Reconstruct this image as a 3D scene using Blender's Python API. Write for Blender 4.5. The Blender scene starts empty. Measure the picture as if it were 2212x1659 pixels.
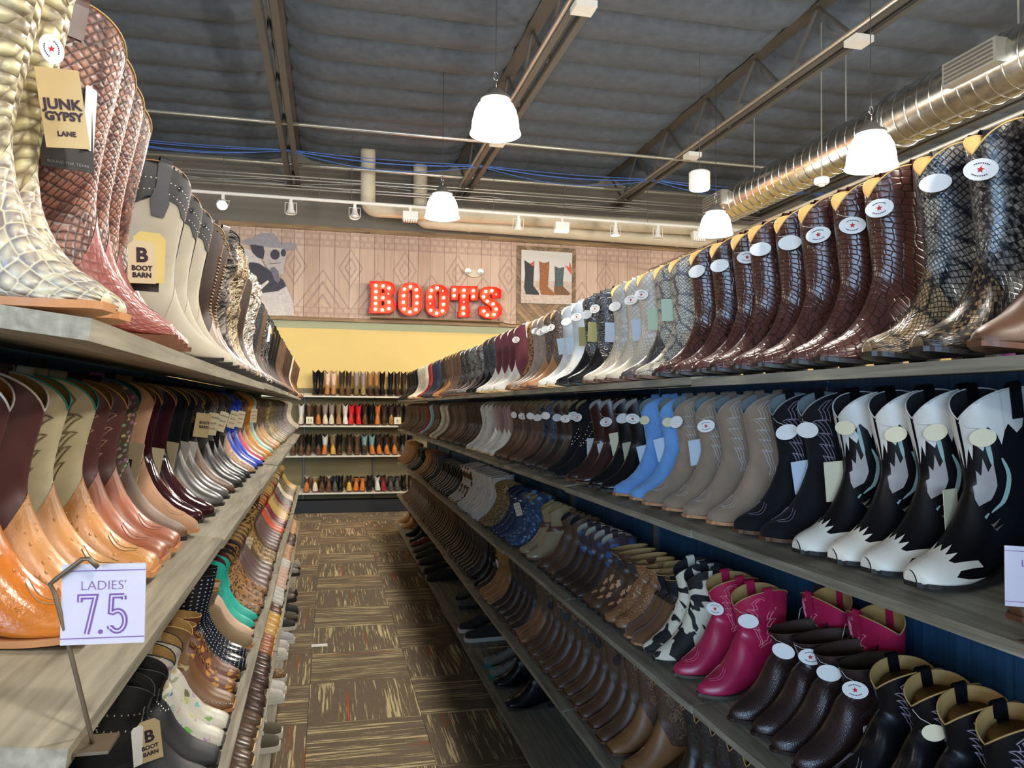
import bpy, bmesh, math, random
import numpy as np
from mathutils import Vector, Matrix

random.seed(7)
SC = bpy.context.scene
COL = SC.collection
PI = math.pi

# ------------------------------------------------------------------ camera, world, light, exposure
CAM_H = 1.70
FPX = 1675.0
CX, CY = 1106.0, 829.5
YAW, PITCH, ROLL = math.atan(394 / FPX), math.radians(1.72), math.radians(0.5)
fw = Vector((math.sin(YAW) * math.cos(PITCH), math.cos(YAW) * math.cos(PITCH), math.sin(PITCH)))
rt0 = Vector((math.cos(YAW), -math.sin(YAW), 0))
up0 = rt0.cross(fw)
RT = rt0 * math.cos(ROLL) + up0 * math.sin(ROLL)
UP = up0 * math.cos(ROLL) - rt0 * math.sin(ROLL)
EYE = Vector((0, 0, CAM_H))
cam_d = bpy.data.cameras.new('camera')
cam = bpy.data.objects.new('camera', cam_d)
COL.objects.link(cam)
cam_d.sensor_width = 36
cam_d.lens = FPX / 2212 * 36
cam_d.clip_start = 0.02
cam.matrix_world = Matrix(((RT.x, UP.x, -fw.x, EYE.x), (RT.y, UP.y, -fw.y, EYE.y), (RT.z, UP.z, -fw.z, EYE.z), (0, 0, 0, 1)))
SC.camera = cam

def project(x, y, z):
    d = Vector((x, y, z)) - EYE
    zc = d.dot(fw)
    return CX + FPX * d.dot(RT) / zc, CY - FPX * d.dot(UP) / zc, zc

def ray(px, py):
    return (fw + RT * ((px - CX) / FPX) - UP * ((py - CY) / FPX))

def on_y(px, py, Y):
    d = ray(px, py)
    return EYE + d * (Y / d.y)

def on_z(px, py, Z):
    d = ray(px, py)
    return EYE + d * ((Z - CAM_H) / d.z)

def on_x(px, py, X):
    d = ray(px, py)
    return EYE + d * (X / d.x)

W = bpy.data.worlds.new('world')
SC.world = W
W.use_nodes = True
W.node_tree.nodes['Background'].inputs[0].default_value = (0.55, 0.66, 0.8, 1)
W.node_tree.nodes['Background'].inputs[1].default_value = 0.35
SC.cycles.max_bounces = 7
SC.cycles.diffuse_bounces = 4
SC.cycles.glossy_bounces = 3
SC.view_settings.view_transform = 'Standard'
SC.view_settings.look = 'None'
SC.view_settings.gamma = 1
SC.view_settings.use_curve_mapping = False
SC.view_settings.exposure = 0.22

# room dimensions (metres)
RX0, RX1, RY0, RY1, RZ = -10.0, 16.0, -7.0, 12.95, 5.62
LAMP_W = 124.0      # watts of one pendant lamp
WIN_W = 340.0       # daylight through one storefront window

# daylight at the storefront windows behind the camera
WINDOWS = [(-7.6, 3.4), (-3.6, 3.4)]
for wx, ww in WINDOWS:
    ld = bpy.data.lights.new('window_daylight', 'AREA')
    ld.shape = 'RECTANGLE'
    ld.size, ld.size_y = ww, 2.6
    ld.energy = WIN_W
    ld.color = (0.42, 0.66, 1.0)
    lo = bpy.data.objects.new('window_daylight', ld)
    COL.objects.link(lo)
    lo.location = (wx, RY0 + 0.06, 2.0)
    lo.rotation_euler = (PI / 2, 0, 0)
    lo.matrix_world = Matrix.Translation((wx, RY0 + 0.06, 2.0)) @ Matrix.Rotation(PI / 2, 4, 'X')

# ------------------------------------------------------------------ helpers
def tag(o, label=None, cat=None, group=None, kind=None):
    if label: o['label'] = label
    if cat: o['category'] = cat
    if group: o['group'] = group
    if kind: o['kind'] = kind
    return o

def empty(name, loc=(0, 0, 0), mat=None):
    o = bpy.data.objects.new(name, None)
    COL.objects.link(o)
    o.empty_display_size = 0.05
    if mat is not None: o.matrix_basis = mat
    else: o.location = loc
    return o

def link(name, me, parent=None, loc=None, mat=None):
    o = bpy.data.objects.new(name, me)
    COL.objects.link(o)
    if parent is not None: o.parent = parent
    if mat is not None: o.matrix_basis = mat
    elif loc is not None: o.location = loc
    return o

class MB:
    """collects geometry, builds one mesh"""
    def __init__(s):
        s.v, s.f, s.m, s.uv = [], [], [], {}
    def add(s, vs, fs, mi=0):
        k = len(s.v)
        s.v += [tuple(p) for p in vs]
        s.f += [tuple(i + k for i in f) for f in fs]
        s.m += [mi] * len(fs)
        return s
    def box(s, x0, x1, y0, y1, z0, z1, mi=0, M=None):
        vs = [(x, y, z) for x in (x0, x1) for y in (y0, y1) for z in (z0, z1)]
        if M is not None: vs = [M @ Vector(p) for p in vs]
        return s.add(vs, [(0, 1, 3, 2), (4, 6, 7, 5), (0, 4, 5, 1), (2, 3, 7, 6), (0, 2, 6, 4), (1, 5, 7, 3)], mi)
    def tube(s, pts, r, n=6, mi=0, closed=False, cap=True):
        pts = [Vector(p) for p in pts]
        m = len(pts)
        rad = r if isinstance(r, (list, tuple)) else [r] * m
        vs, fs = [], []
        prev = None
        for i in range(m):
            if closed: d = pts[(i + 1) % m] - pts[i - 1]
            else: d = pts[min(i + 1, m - 1)] - pts[max(i - 1, 0)]
            if d.length < 1e-9: d = Vector((0, 0, 1))
            d.normalize()
            if prev is None:
                a = Vector((0, 0, 1)) if abs(d.z) < 0.9 else Vector((1, 0, 0))
                u = d.cross(a).normalized()
            else:
                u = prev - d * prev.dot(d)
                u = u.normalized() if u.length > 1e-6 else d.orthogonal().normalized()
            prev = u
            w = d.cross(u)
            for j in range(n):
                a = 2 * PI * j / n
                vs.append(pts[i] + (u * math.cos(a) + w * math.sin(a)) * rad[i])
        for i in range(m if closed else m - 1):
            for j in range(n):
                a, b = i * n + j, i * n + (j + 1) % n
                c, d2 = ((i + 1) % m) * n + (j + 1) % n, ((i + 1) % m) * n + j
                fs.append((a, b, c, d2))
        if cap and not closed:
            fs.append(tuple(range(n - 1, -1, -1)))
            fs.append(tuple(range((m - 1) * n, m * n)))
        return s.add(vs, fs, mi)
    def lathe(s, prof, n=24, mi=0, c=(0, 0, 0), M=None):
        vs, fs = [], []
        for r, z in prof:
            for j in range(n):
                a = 2 * PI * j / n
                p = Vector((r * math.cos(a), r * math.sin(a), z))
                if M is not None: p = M @ p
                vs.append(p + Vector(c))
        for i in range(len(prof) - 1):
            for j in range(n):
                fs.append((i * n + j, i * n + (j + 1) % n, (i + 1) * n + (j + 1) % n, (i + 1) * n + j))
        return s.add(vs, fs, mi)
    def prism(s, poly, ax, lo, hi, mi=0):
        """convex polygon in the plane across axis ax, extruded lo..hi"""
        def p3(p, t):
            q = list(p); q.insert(ax, t); return q
        n = len(poly)
        vs = [p3(p, lo) for p in poly] + [p3(p, hi) for p in poly]
        fs = [tuple(range(n))[::-1], tuple(range(n, 2 * n))] + [(i, (i + 1) % n, n + (i + 1) % n, n + i) for i in range(n)]
        return s.add(vs, fs, mi)
    def mesh(s, name, mats, smooth=False, angle=None):
        me = bpy.data.meshes.new(name)
        me.from_pydata(s.v, [], s.f)
        bm = bmesh.new(); bm.from_mesh(me)
        bmesh.ops.recalc_face_normals(bm, faces=bm.faces)
        bm.to_mesh(me); bm.free()
        for m in (mats if isinstance(mats, (list, tuple)) else [mats]): me.materials.append(m)
        me.polygons.foreach_set('material_index', s.m)
        if smooth: me.polygons.foreach_set('use_smooth', [True] * len(me.polygons))
        if smooth and angle:
            try: me.set_sharp_from_angle(angle=math.radians(angle))
            except Exception: pass
        me.update()
        return me
    def build(s, name, mats, parent=None, smooth=False, angle=None, loc=None, mat=None):
        return link(name, s.mesh(name, mats, smooth, angle), parent, loc, mat)

_fonts = {}
def text_mesh(txt, size, mat, extrude=0.0, align='CENTER', bold=0.0, spacing=1.0):
    cu = bpy.data.curves.new('text', 'FONT')
    cu.body = txt; cu.size = size; cu.align_x = align; cu.align_y = 'CENTER'
    cu.extrude = extrude; cu.offset = bold; cu.space_character = spacing; cu.resolution_u = 3
    o = bpy.data.objects.new('text', cu)
    COL.objects.link(o)
    dg = bpy.context.evaluated_depsgraph_get()
    me = bpy.data.meshes.new_from_object(o.evaluated_get(dg))
    bpy.data.objects.remove(o); bpy.data.curves.remove(cu)
    me.materials.clear(); me.materials.append(mat)
    return me

def poly_fill(outer, holes=()):
    """triangulated flat polygon with holes -> verts2d, tris"""
    bm = bmesh.new()
    edges = []
    for loop in [outer] + list(holes):
        vs = [bm.verts.new((p[0], p[1], 0)) for p in loop]
        edges += [bm.edges.new((vs[i], vs[(i + 1) % len(vs)])) for i in range(len(vs))]
    bmesh.ops.triangle_fill(bm, use_beauty=True, use_dissolve=False, edges=edges)
    bm.verts.index_update()
    v = [(q.co.x, q.co.y) for q in bm.verts]
    f = [tuple(q.index for q in fc.verts) for fc in bm.faces]
    bm.free()
    return v, f

def catmull(pts, k=4, closed=False):
    out = []
    n = len(pts)
    P = [Vector(p) for p in pts]
    rng = range(n) if closed else range(n - 1)
    for i in rng:
        if closed: a, b, c, d = P[i - 1], P[i], P[(i + 1) % n], P[(i + 2) % n]
        else: a, b, c, d = P[max(i - 1, 0)], P[i], P[i + 1], P[min(i + 2, n - 1)]
        for j in range(k):
            t = j / k
            out.append(0.5 * ((2 * b) + (c - a) * t + (2 * a - 5 * b + 4 * c - d) * t * t + (3 * b - a - 3 * c + d) * t ** 3))
    if not closed: out.append(P[-1])
    return out

# ------------------------------------------------------------------ materials
def srgb(r, g, b):
    def f(c):
        c /= 255.0
        return c / 12.92 if c <= 0.04045 else ((c + 0.055) / 1.055) ** 2.4
    return (f(r), f(g), f(b), 1.0)

class NT:
    def __init__(s, name):
        s.m = bpy.data.materials.new(name)
        s.m.use_nodes = True
        s.t = s.m.node_tree
        s.b = s.t.nodes['Principled BSDF']
    def n(s, typ, **kw):
        nd = s.t.nodes.new(typ)
        for k, v in kw.items():
            if k.startswith('i_'):
                key = k[2:]
                key = int(key) if key.isdigit() else key.replace('_', ' ')
                nd.inputs[key].default_value = v
            else: setattr(nd, k, v)
        return nd
    def l(s, a, b): s.t.links.new(a, b)
    def val(s, x):
        return x
    def math(s, op, a, b=None, c=None, clamp=False):
        nd = s.n('ShaderNodeMath', operation=op, use_clamp=clamp)
        for i, x in enumerate((a, b, c)):
            if x is None: continue
            if isinstance(x, (int, float)): nd.inputs[i].default_value = x
            else: s.l(x, nd.inputs[i])
        return nd.outputs[0]
    def mix(s, f, a, b, blend='MIX'):
        nd = s.n('ShaderNodeMix', data_type='RGBA', blend_type=blend)
        for i, x in ((0, f), (6, a), (7, b)):
            if isinstance(x, (int, float)): nd.inputs[i].default_value = x
            elif isinstance(x, (tuple, list)): nd.inputs[i].default_value = x
            else: s.l(x, nd.inputs[i])
        return nd.outputs[2]
    def ramp(s, f, stops, interp='LINEAR'):
        nd = s.n('ShaderNodeValToRGB')
        cr = nd.color_ramp
        cr.interpolation = interp
        while len(cr.elements) < len(stops): cr.elements.new(0.5)
        for e, (p, c) in zip(cr.elements, stops):
            e.position = p
            e.color = c if isinstance(c, (tuple, list)) else (c, c, c, 1)
        s.l(f, nd.inputs[0])
        return nd.outputs[0]
    def coords(s, kind='UV', scale=(1, 1, 1), rot=(0, 0, 0), rnd=0.0):
        tc = s.n('ShaderNodeTexCoord')
        mp = s.n('ShaderNodeMapping')
        mp.inputs['Scale'].default_value = scale
        mp.inputs['Rotation'].default_value = rot
        s.l(tc.outputs[kind], mp.inputs[0])
        if rnd:
            oi = s.n('ShaderNodeObjectInfo')
            c = s.n('ShaderNodeCombineXYZ')
            r1 = s.math('MULTIPLY', oi.outputs['Random'], rnd)
            s.l(r1, c.inputs[0]); s.l(r1, c.inputs[2])
            a = s.n('ShaderNodeVectorMath', operation='ADD')
            s.l(mp.outputs[0], a.inputs[0]); s.l(c.outputs[0], a.inputs[1])
            return a.outputs[0]
        return mp.outputs[0]
    def noise(s, vec, scale=5.0, detail=3.0, rough=0.5, dist=0.0):
        nd = s.n('ShaderNodeTexNoise')
        nd.inputs['Scale'].default_value = scale
        nd.inputs['Detail'].default_value = detail
        nd.inputs['Roughness'].default_value = rough
        nd.inputs['Distortion'].default_value = dist
        if vec is not None: s.l(vec, nd.inputs['Vector'])
        return nd.outputs['Fac']
    def voro(s, vec, scale=5.0, feature='F1', rnd=1.0, out='Distance'):
        nd = s.n('ShaderNodeTexVoronoi', feature=feature)
        nd.inputs['Scale'].default_value = scale
        nd.inputs['Randomness'].default_value = rnd
        if vec is not None: s.l(vec, nd.inputs['Vector'])
        return nd.outputs[out]
    def bump(s, h, strength=0.3, dist=0.002):
        nd = s.n('ShaderNodeBump')
        nd.inputs['Strength'].default_value = strength
        nd.inputs['Distance'].default_value = dist
        s.l(h, nd.inputs['Height'])
        s.l(nd.outputs[0], s.b.inputs['Normal'])
    def out(s, col=None, rough=None, metal=None, spec=None, coat=None, emit=None, es=None, sheen=None):
        def put(k, x):
            if x is None: return
            if isinstance(x, (int, float, tuple, list)): s.b.inputs[k].default_value = x
            else: s.l(x, s.b.inputs[k])
        put('Base Color', col); put('Roughness', rough); put('Metallic', metal); put('Specular IOR Level', spec)
        put('Coat Weight', coat); put('Emission Color', emit); put('Emission Strength', es); put('Sheen Weight', sheen)
        return s.m

MATS = {}
def plain(name, col, rough=0.5, metal=0.0, var=0.08, spec=0.5, nscale=18.0, emit=None, es=0.0, coat=0.0, bump=0.0):
    if name in MATS: return MATS[name]
    t = NT(name)
    if emit is not None:
        t.out(col, rough, metal, spec, emit=emit, es=es)
    else:
        v = t.coords('Object', rnd=9.0)
        nz = t.noise(v, nscale, 3.0)
        hi = tuple(min(1, c * (1 + var)) for c in col[:3]) + (1,)
        lo = tuple(c * (1 - var) for c in col[:3]) + (1,)
        c = t.ramp(nz, [(0.3, lo), (0.7, hi)])
        t.out(c, rough, metal, spec, coat=coat)
        if bump: t.bump(nz, bump, 0.003)
    MATS[name] = t.m
    return t.m

def leather(name, col, rough=0.38, pat='plain', c2=None, c3=None, scale=1.0, metal=0.0, spec=0.5, coat=0.0):
    """boot leathers; UV is in metres (u round the boot, v along it)"""
    if name in MATS: return MATS[name]
    t = NT(name)
    uv = t.coords('UV', rnd=3.7)
    big = t.noise(uv, 14.0, 3.0)
    dark = tuple(c * 0.62 for c in col[:3]) + (1,)
    lite = tuple(min(1, c * 1.22) for c in col[:3]) + (1,)
    base = t.ramp(big, [(0.32, dark if pat == 'worn' else tuple(c * 0.86 for c in col[:3]) + (1,)), (0.68, lite if pat == 'worn' else tuple(min(1, c * 1.1) for c in col[:3]) + (1,))])
    rr, hh, bs, bd = rough, None, 0.25, 0.0008
    if pat in ('plain', 'worn'):
        hh = t.noise(uv, 320.0, 2.0)
        bs, bd = 0.18, 0.0006
    elif pat == 'suede':
        nz = t.noise(uv, 60.0, 4.0, 0.65)
        base = t.mix(t.math('MULTIPLY', nz, 0.5), base, lite)
        hh = t.noise(uv, 700.0, 2.0); bs, bd = 0.3, 0.0006
        t.b.inputs['Sheen Weight'].default_value = 0.22 if max(col[:3]) > 0.05 else 0.04
    elif pat == 'croc':
        q = t.coords('UV', (62 * scale, 72 * scale, 1), rnd=3.7)
        e = t.voro(q, 1.0, 'DISTANCE_TO_EDGE', 0.42)
        cc = t.voro(q, 1.0, 'F1', 0.42, 'Color')
        g = t.ramp(e, [(0.02, 0.0), (0.10, 1.0)])
        tone = t.n('ShaderNodeSeparateColor'); t.l(cc, tone.inputs[0])
        b2 = t.mix(t.math('MULTIPLY', tone.outputs[0], 0.45), base, dark)
        base = t.mix(g, tuple(c * 0.25 for c in col[:3]) + (1,), b2)
        hh = t.ramp(e, [(0.0, 0.0), (0.12, 0.85), (0.4, 1.0)]); bs, bd = 0.45, 0.0011
        rr = t.math('ADD', t.math('MULTIPLY', t.noise(uv, 40.0), 0.12), rough)
    elif pat in ('python', 'scales'):
        q = t.coords('UV', (150 * scale, 105 * scale, 1), (0, 0, 0.78), rnd=3.7)
        e = t.voro(q, 1.0, 'DISTANCE_TO_EDGE', 0.22)
        g = t.ramp(e, [(0.03, 0.0), (0.18, 1.0)])
        if pat == 'python':
            p2 = t.coords('UV', (19 * scale ** 0.5, 15 * scale ** 0.5, 1), rnd=3.7)
            d = t.voro(p2, 1.0, 'DISTANCE_TO_EDGE', 0.55)
            wob = t.math('ADD', d, t.math('MULTIPLY', t.math('SUBTRACT', t.noise(uv, 90.0, 4.0), 0.5), 0.45))
            f1 = t.ramp(wob, [(0.03, 1.0), (0.13, 0.0)])
            cell = t.n('ShaderNodeSeparateColor'); t.l(t.voro(p2, 1.0, 'F1', 0.55, 'Color'), cell.inputs[0])
            base = t.mix(t.math('MULTIPLY', cell.outputs[1], 0.75), base, c3 or lite)
            base = t.mix(f1, base, c2 or dark)
            sp = t.ramp(t.noise(q, 1.3, 2.0), [(0.52, 0.0), (0.62, 1.0)])
            base = t.mix(t.math('MULTIPLY', sp, 0.55), base, c2 or dark)
        base = t.mix(g, tuple(c * 0.45 for c in (c2 or dark)[:3]) + (1,) if pat == 'python' else dark, base)
        hh = t.ramp(e, [(0.0, 0.0), (0.3, 1.0)]); bs, bd = 0.5, 0.0008
    elif pat == 'bigscale':
        q = t.coords('UV', (34 * scale, 50 * scale, 1), (0, 0, 0.35), rnd=3.7)
        e = t.voro(q, 1.0, 'DISTANCE_TO_EDGE', 0.3)
        f1 = t.voro(q, 1.0, 'F1', 0.3)
        sh = t.ramp(t.math('ADD', f1, t.math('MULTIPLY', t.math('SUBTRACT', t.noise(q, 1.4, 2.0), 0.5), 0.6)), [(0.30, 0.0), (0.62, 1.0)])
        base = t.mix(t.math('MULTIPLY', sh, 0.85), base, c2 or dark)
        g = t.ramp(e, [(0.015, 0.0), (0.09, 1.0)])
        base = t.mix(g, c3 or dark, base)
        hh = t.math('SUBTRACT', 1.0, f1); bs, bd = 1.0, 0.010
    elif pat == 'ostrich':
        q = t.coords('UV', (75 * scale, 75 * scale, 1), rnd=3.7)
        f1 = t.voro(q, 1.0, 'F1', 0.8)
        dot = t.ramp(f1, [(0.10, 1.0), (0.24, 0.0)])
        fine = t.noise(uv, 160.0, 3.0)
        base = t.mix(t.math('MULTIPLY', dot, 0.7), base, dark)
        hh = t.math('ADD', dot, t.math('MULTIPLY', fine, 0.4)); bs, bd = 0.7, 0.0015
    elif pat == 'leopard':
        q = t.coords('UV', (70 * scale, 70 * scale, 1), rnd=3.7)
        f1 = t.math('ADD', t.voro(q, 1.0, 'F1', 0.8), t.math('MULTIPLY', t.math('SUBTRACT', t.noise(q, 1.6, 2.0), 0.5), 0.35))
        ring = t.ramp(f1, [(0.12, 0.25), (0.2, 0.35), (0.24, 1.0), (0.44, 1.0), (0.5, 0.0)])
        base = t.mix(ring, base, c2 or (0.02, 0.012, 0.008, 1))
        hh = t.noise(uv, 400.0, 2.0); bs, bd = 0.3, 0.0006
    elif pat == 'cow':
        nz = t.noise(uv, 16.0 * scale, 1.5, 0.4, 0.6)
        k = t.ramp(nz, [(0.53, 0.0), (0.545, 1.0)])
        base = t.mix(k, col, c2 or (0.01, 0.01, 0.01, 1))
        hh = t.noise(uv, 500.0, 2.0); bs, bd = 0.4, 0.0008
    elif pat == 'floral':
        q = t.coords('UV', (30 * scale, 30 * scale, 1), rnd=3.7)
        d = t.math('ADD', t.voro(q, 1.0, 'F1', 0.9), t.math('MULTIPLY', t.math('SUBTRACT', t.noise(q, 4.0, 2.0), 0.5), 0.7))
        k = t.ramp(d, [(0.30, 1.0), (0.36, 0.0)])
        cc = t.voro(q, 1.0, 'F1', 0.9, 'Color')
        ins = c2
        if c2 is None: ins = t.mix(0.45, cc, (0.25, 0.2, 0.05, 1))
        base = t.mix(k, base, ins)
        hh = t.noise(uv, 320.0, 2.0); bs, bd = 0.2, 0.0006
    elif pat == 'embroid':
        q = t.coords('UV', (28 * scale, 22 * scale, 1), rnd=3.7)
        nz = t.noise(q, 0.9, 1.5, 0.5, 1.4)
        w = t.math('PINGPONG', t.math('MULTIPLY', nz, 7.0), 0.5)
        k = t.ramp(w, [(0.04, 1.0), (0.085, 0.0)])
        base = t.mix(k, base, c2 or lite)
        hh = k; bs, bd = 0.5, 0.001
    elif pat == 'dots':
        q = t.coords('UV', (75 * scale, 75 * scale, 1))
        f1 = t.voro(q, 1.0, 'F1', 0.05)
        k = t.ramp(f1, [(0.14, 1.0), (0.19, 0.0)])
        base = t.mix(k, base, c2 or (0.8, 0.8, 0.8, 1))
    elif pat == 'stars':
        q = t.coords('UV', (34 * scale, 34 * scale, 1))
        f1 = t.voro(q, 1.0, 'F1', 0.75)
        k = t.ramp(f1, [(0.17, 1.0), (0.2, 0.0)])
        base = t.mix(k, base, c2 or (0.85, 0.85, 0.85, 1))
    elif pat == 'crinkle':
        h1 = t.noise(uv, 26.0, 4.0, 0.6, 1.2)
        hh = h1; bs, bd = 1.0, 0.012
        if c2: base = t.mix(t.ramp(t.noise(uv, 30.0, 2.0, 0.5, 0.8), [(0.45, 0.0), (0.6, 1.0)]), base, c2)
    elif pat == 'rows':
        q = t.coords('UV', (110 * scale, 190 * scale, 1), rnd=3.7)
        e = t.voro(q, 1.0, 'DISTANCE_TO_EDGE', 0.5)
        base = t.mix(t.ramp(e, [(0.02, 0.0), (0.15, 1.0)]), dark, base)
        hh = e; bs, bd = 0.5, 0.001
    if max(col[:3]) < 0.012: spec *= 0.6
    t.out(base, rr, metal, spec, coat=coat)
    if hh is not None: t.bump(hh, bs, bd)
    MATS[name] = t.m
    return t.m

# ------------------------------------------------------------------ room materials
def wood_mat(name, c1, c2, axis=1, scale=1.0):
    t = NT(name)
    sc = [38 * scale, 38 * scale, 38 * scale]
    sc[axis] = 2.2 * scale
    v = t.coords('Object', tuple(sc), rnd=11.0)
    n1 = t.noise(v, 1.0, 4.0, 0.6, 0.6)
    n2 = t.noise(v, 3.1, 2.0)
    f = t.math('ADD', t.math('MULTIPLY', n1, 0.75), t.math('MULTIPLY', n2, 0.25))
    c = t.ramp(f, [(0.33, c1), (0.5, tuple((a + b) / 2 for a, b in zip(c1, c2))), (0.66, c2)])
    t.out(c, 0.55, 0.0, 0.35)
    t.bump(n1, 0.15, 0.001)
    MATS[name] = t.m
    return t.m

SHELF = wood_mat('shelf_laminate', srgb(118, 112, 96), srgb(178, 172, 152))
WHITE_SHELF = plain('white_shelf', srgb(226, 218, 200), 0.45, var=0.03)
NAVY = NT('navy_panel')
_v = NAVY.coords('Object', (120, 120, 3))
_n = NAVY.noise(_v, 1.0, 3.0)
NAVY.out(NAVY.ramp(_n, [(0.3, srgb(22, 56, 84)), (0.7, srgb(38, 82, 116))]), 0.6)
NAVY = NAVY.m
POST = plain('upright_metal', srgb(96, 96, 92), 0.45, 0.6)
TAUPE = plain('taupe_paint', srgb(120, 112, 100), 0.85, var=0.03, nscale=3)
YELLOW = plain('yellow_paint', srgb(222, 192, 120), 0.8, var=0.02, nscale=3)
SAGE = plain('sage_paint', srgb(166, 166, 132), 0.8, var=0.02, nscale=3)
OLIVE = plain('olive_panel', srgb(120, 108, 72), 0.75, var=0.04, nscale=4)
BLACK = plain('black_kick', srgb(18, 18, 20), 0.6, var=0.1)
CEIL = NT('ceiling_fabric')
_v = CEIL.coords('Object')
_n = CEIL.noise(_v, 9.0, 4.0, 0.6)
CEIL.out(CEIL.ramp(_n, [(0.3, srgb(74, 82, 92)), (0.7, srgb(90, 98, 108))]), 0.75)
CEIL.bump(CEIL.noise(_v, 5.0, 3.0), 0.35, 0.02)
CEIL = CEIL.m
STEEL_DARK = plain('painted_steel', srgb(88, 84, 78), 0.6, 0.1, var=0.06)
GALV = plain('galvanised_conduit', srgb(206, 202, 190), 0.35, 0.75, var=0.05)
DUCT = NT('spiral_duct_steel')
_v = DUCT.coords('Object', (3, 3, 3))
_n = DUCT.noise(_v, 4.0, 3.0)
DUCT.out(DUCT.ramp(_n, [(0.3, srgb(170, 167, 160)), (0.7, srgb(214, 211, 203))]), 0.24, 1.0)
DUCT = DUCT.m
PVC = plain('cream_pipe', srgb(214, 200, 172), 0.5, var=0.03)
WHITE = plain('white_paint', srgb(226, 222, 212), 0.5, var=0.03)
BLUEWIRE = plain('blue_cable', srgb(70, 108, 180), 0.5, var=0.05)
LAMPGLOW = plain('lamp_glass', (1, 0.97, 0.9, 1), 0.3, emit=(1.0, 0.965, 0.88, 1), es=14.0)
SPOTGLOW = plain('spot_bulb', (1, 0.9, 0.7, 1), 0.3, emit=(1.0, 0.86, 0.6, 1), es=22.0)
CHROME = plain('chrome', srgb(210, 210, 208), 0.2, 1.0)
PAPER = plain('white_paper', srgb(240, 238, 232), 0.7, var=0.02)
CREAMCARD = plain('cream_card', srgb(232, 220, 184), 0.7, var=0.03)
BLUECARD = plain('pale_blue_card', srgb(214, 226, 236), 0.7, var=0.02)
GREENCARD = plain('pale_green_card', srgb(214, 232, 200), 0.7, var=0.02)
YELLOWCARD = plain('yellow_card', srgb(232, 214, 140), 0.7, var=0.03)
KRAFT = plain('kraft_card', srgb(206, 184, 138), 0.8, var=0.05)
BLACKCARD = plain('black_card', srgb(52, 50, 52), 0.6)
INK = plain('dark_ink', srgb(52, 34, 52), 0.7)
REDINK = plain('red_ink', srgb(196, 44, 40), 0.7)
PURPLEINK = plain('purple_ink', srgb(122, 84, 150), 0.7)
WIRE = plain('bronze_wire', srgb(118, 104, 84), 0.45, 0.5)

# carpet: striped tiles, each its own piece
def carpet(name, rot):
    t = NT(name)
    r = (0, 0, PI / 2) if rot else (0, 0, 0)
    v = t.coords('Object', (1, 1, 1), r, rnd=37.0)
    def st(sx, sy, off):
        m = t.n('ShaderNodeMapping')
        m.inputs['Scale'].default_value = (sx, sy, 1)
        m.inputs['Location'].default_value = (off, off * 0.7, 0)
        t.l(v, m.inputs[0])
        return m.outputs[0]
    n1 = t.noise(st(85, 2.2, 0), 1.0, 2.0, 0.6)
    n2 = t.noise(st(190, 6.0, 5), 1.0, 2.0, 0.6)
    blk = t.noise(st(9, 1.6, 2), 1.0, 1.0)
    f = t.math('ADD', t.math('MULTIPLY', n1, 0.55), t.math('ADD', t.math('MULTIPLY', n2, 0.25), t.math('MULTIPLY', blk, 0.2)))
    lite = t.ramp(f, [(0.538, 0.0), (0.58, 0.95)])
    fine = t.noise(st(420, 420, 1), 1.0, 2.0)
    base = t.ramp(fine, [(0.3, srgb(92, 80, 67)), (0.7, srgb(138, 122, 102))])
    hi = t.ramp(fine, [(0.3, srgb(190, 172, 126)), (0.7, srgb(232, 216, 172))])
    c = t.mix(lite, base, hi)
    red = t.ramp(t.noise(st(46, 0.9, 9), 1.0, 0.0), [(0.775, 0.0), (0.785, 0.8)])
    c = t.mix(red, c, srgb(178, 84, 40))
    t.out(c, 0.95, 0.0, 0.1)
    t.bump(fine, 0.6, 0.004)
    MATS[name] = t.m
    return t.m
CARPET_A, CARPET_B = carpet('carpet_lengthways', False), carpet('carpet_crossways', True)
SUBFLOOR = plain('subfloor_carpet', srgb(96, 84, 66), 0.95, var=0.25, nscale=60)

# ------------------------------------------------------------------ floor
fl = MB().box(RX0, RX1, RY0, RY1, -0.12, -0.012).build('floor', SUBFLOOR)
tag(fl, 'brown striped carpet tile floor of the shop', 'floor', kind='structure')
TS = 0.61
tile_me = MB().box(-TS / 2 + 0.001, TS / 2 - 0.001, -TS / 2 + 0.001, TS / 2 - 0.001, -0.012, 0.0).mesh('carpet_tile', CARPET_A)
tile_mb = tile_me.copy(); tile_mb.materials[0] = CARPET_B
SEAM_X, SEAM_Y = on_z(944, 1655, 0).x, on_z(913, 1544, 0).y
for i in range(-3, 3):
    for j in range(-1, 18):
        x, y = SEAM_X + (i + 0.5) * TS, SEAM_Y + (j + 0.5) * TS
        if y + TS / 2 > RY1 or x > 1.5: continue
        link('carpet_tile', tile_me if (i + j) % 2 else tile_mb, fl, (x, y, 0))
rest = MB()
for i in range(-14, 24):
    for j in range(-12, 18):
        if -3 <= i < 3 and j >= -1: continue
        x, y = SEAM_X + (i + 0.5) * TS, SEAM_Y + (j + 0.5) * TS
        if RX0 < x < RX1 and RY0 < y < RY1 - 0.3:
            rest.box(x - TS / 2 + 0.001, x + TS / 2 - 0.001, y - TS / 2, y + TS / 2 - 0.002, -0.012, 0.0, (i + j) % 2)
tag(rest.build('carpet_tile', [CARPET_B, CARPET_A], fl), kind='stuff')

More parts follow.
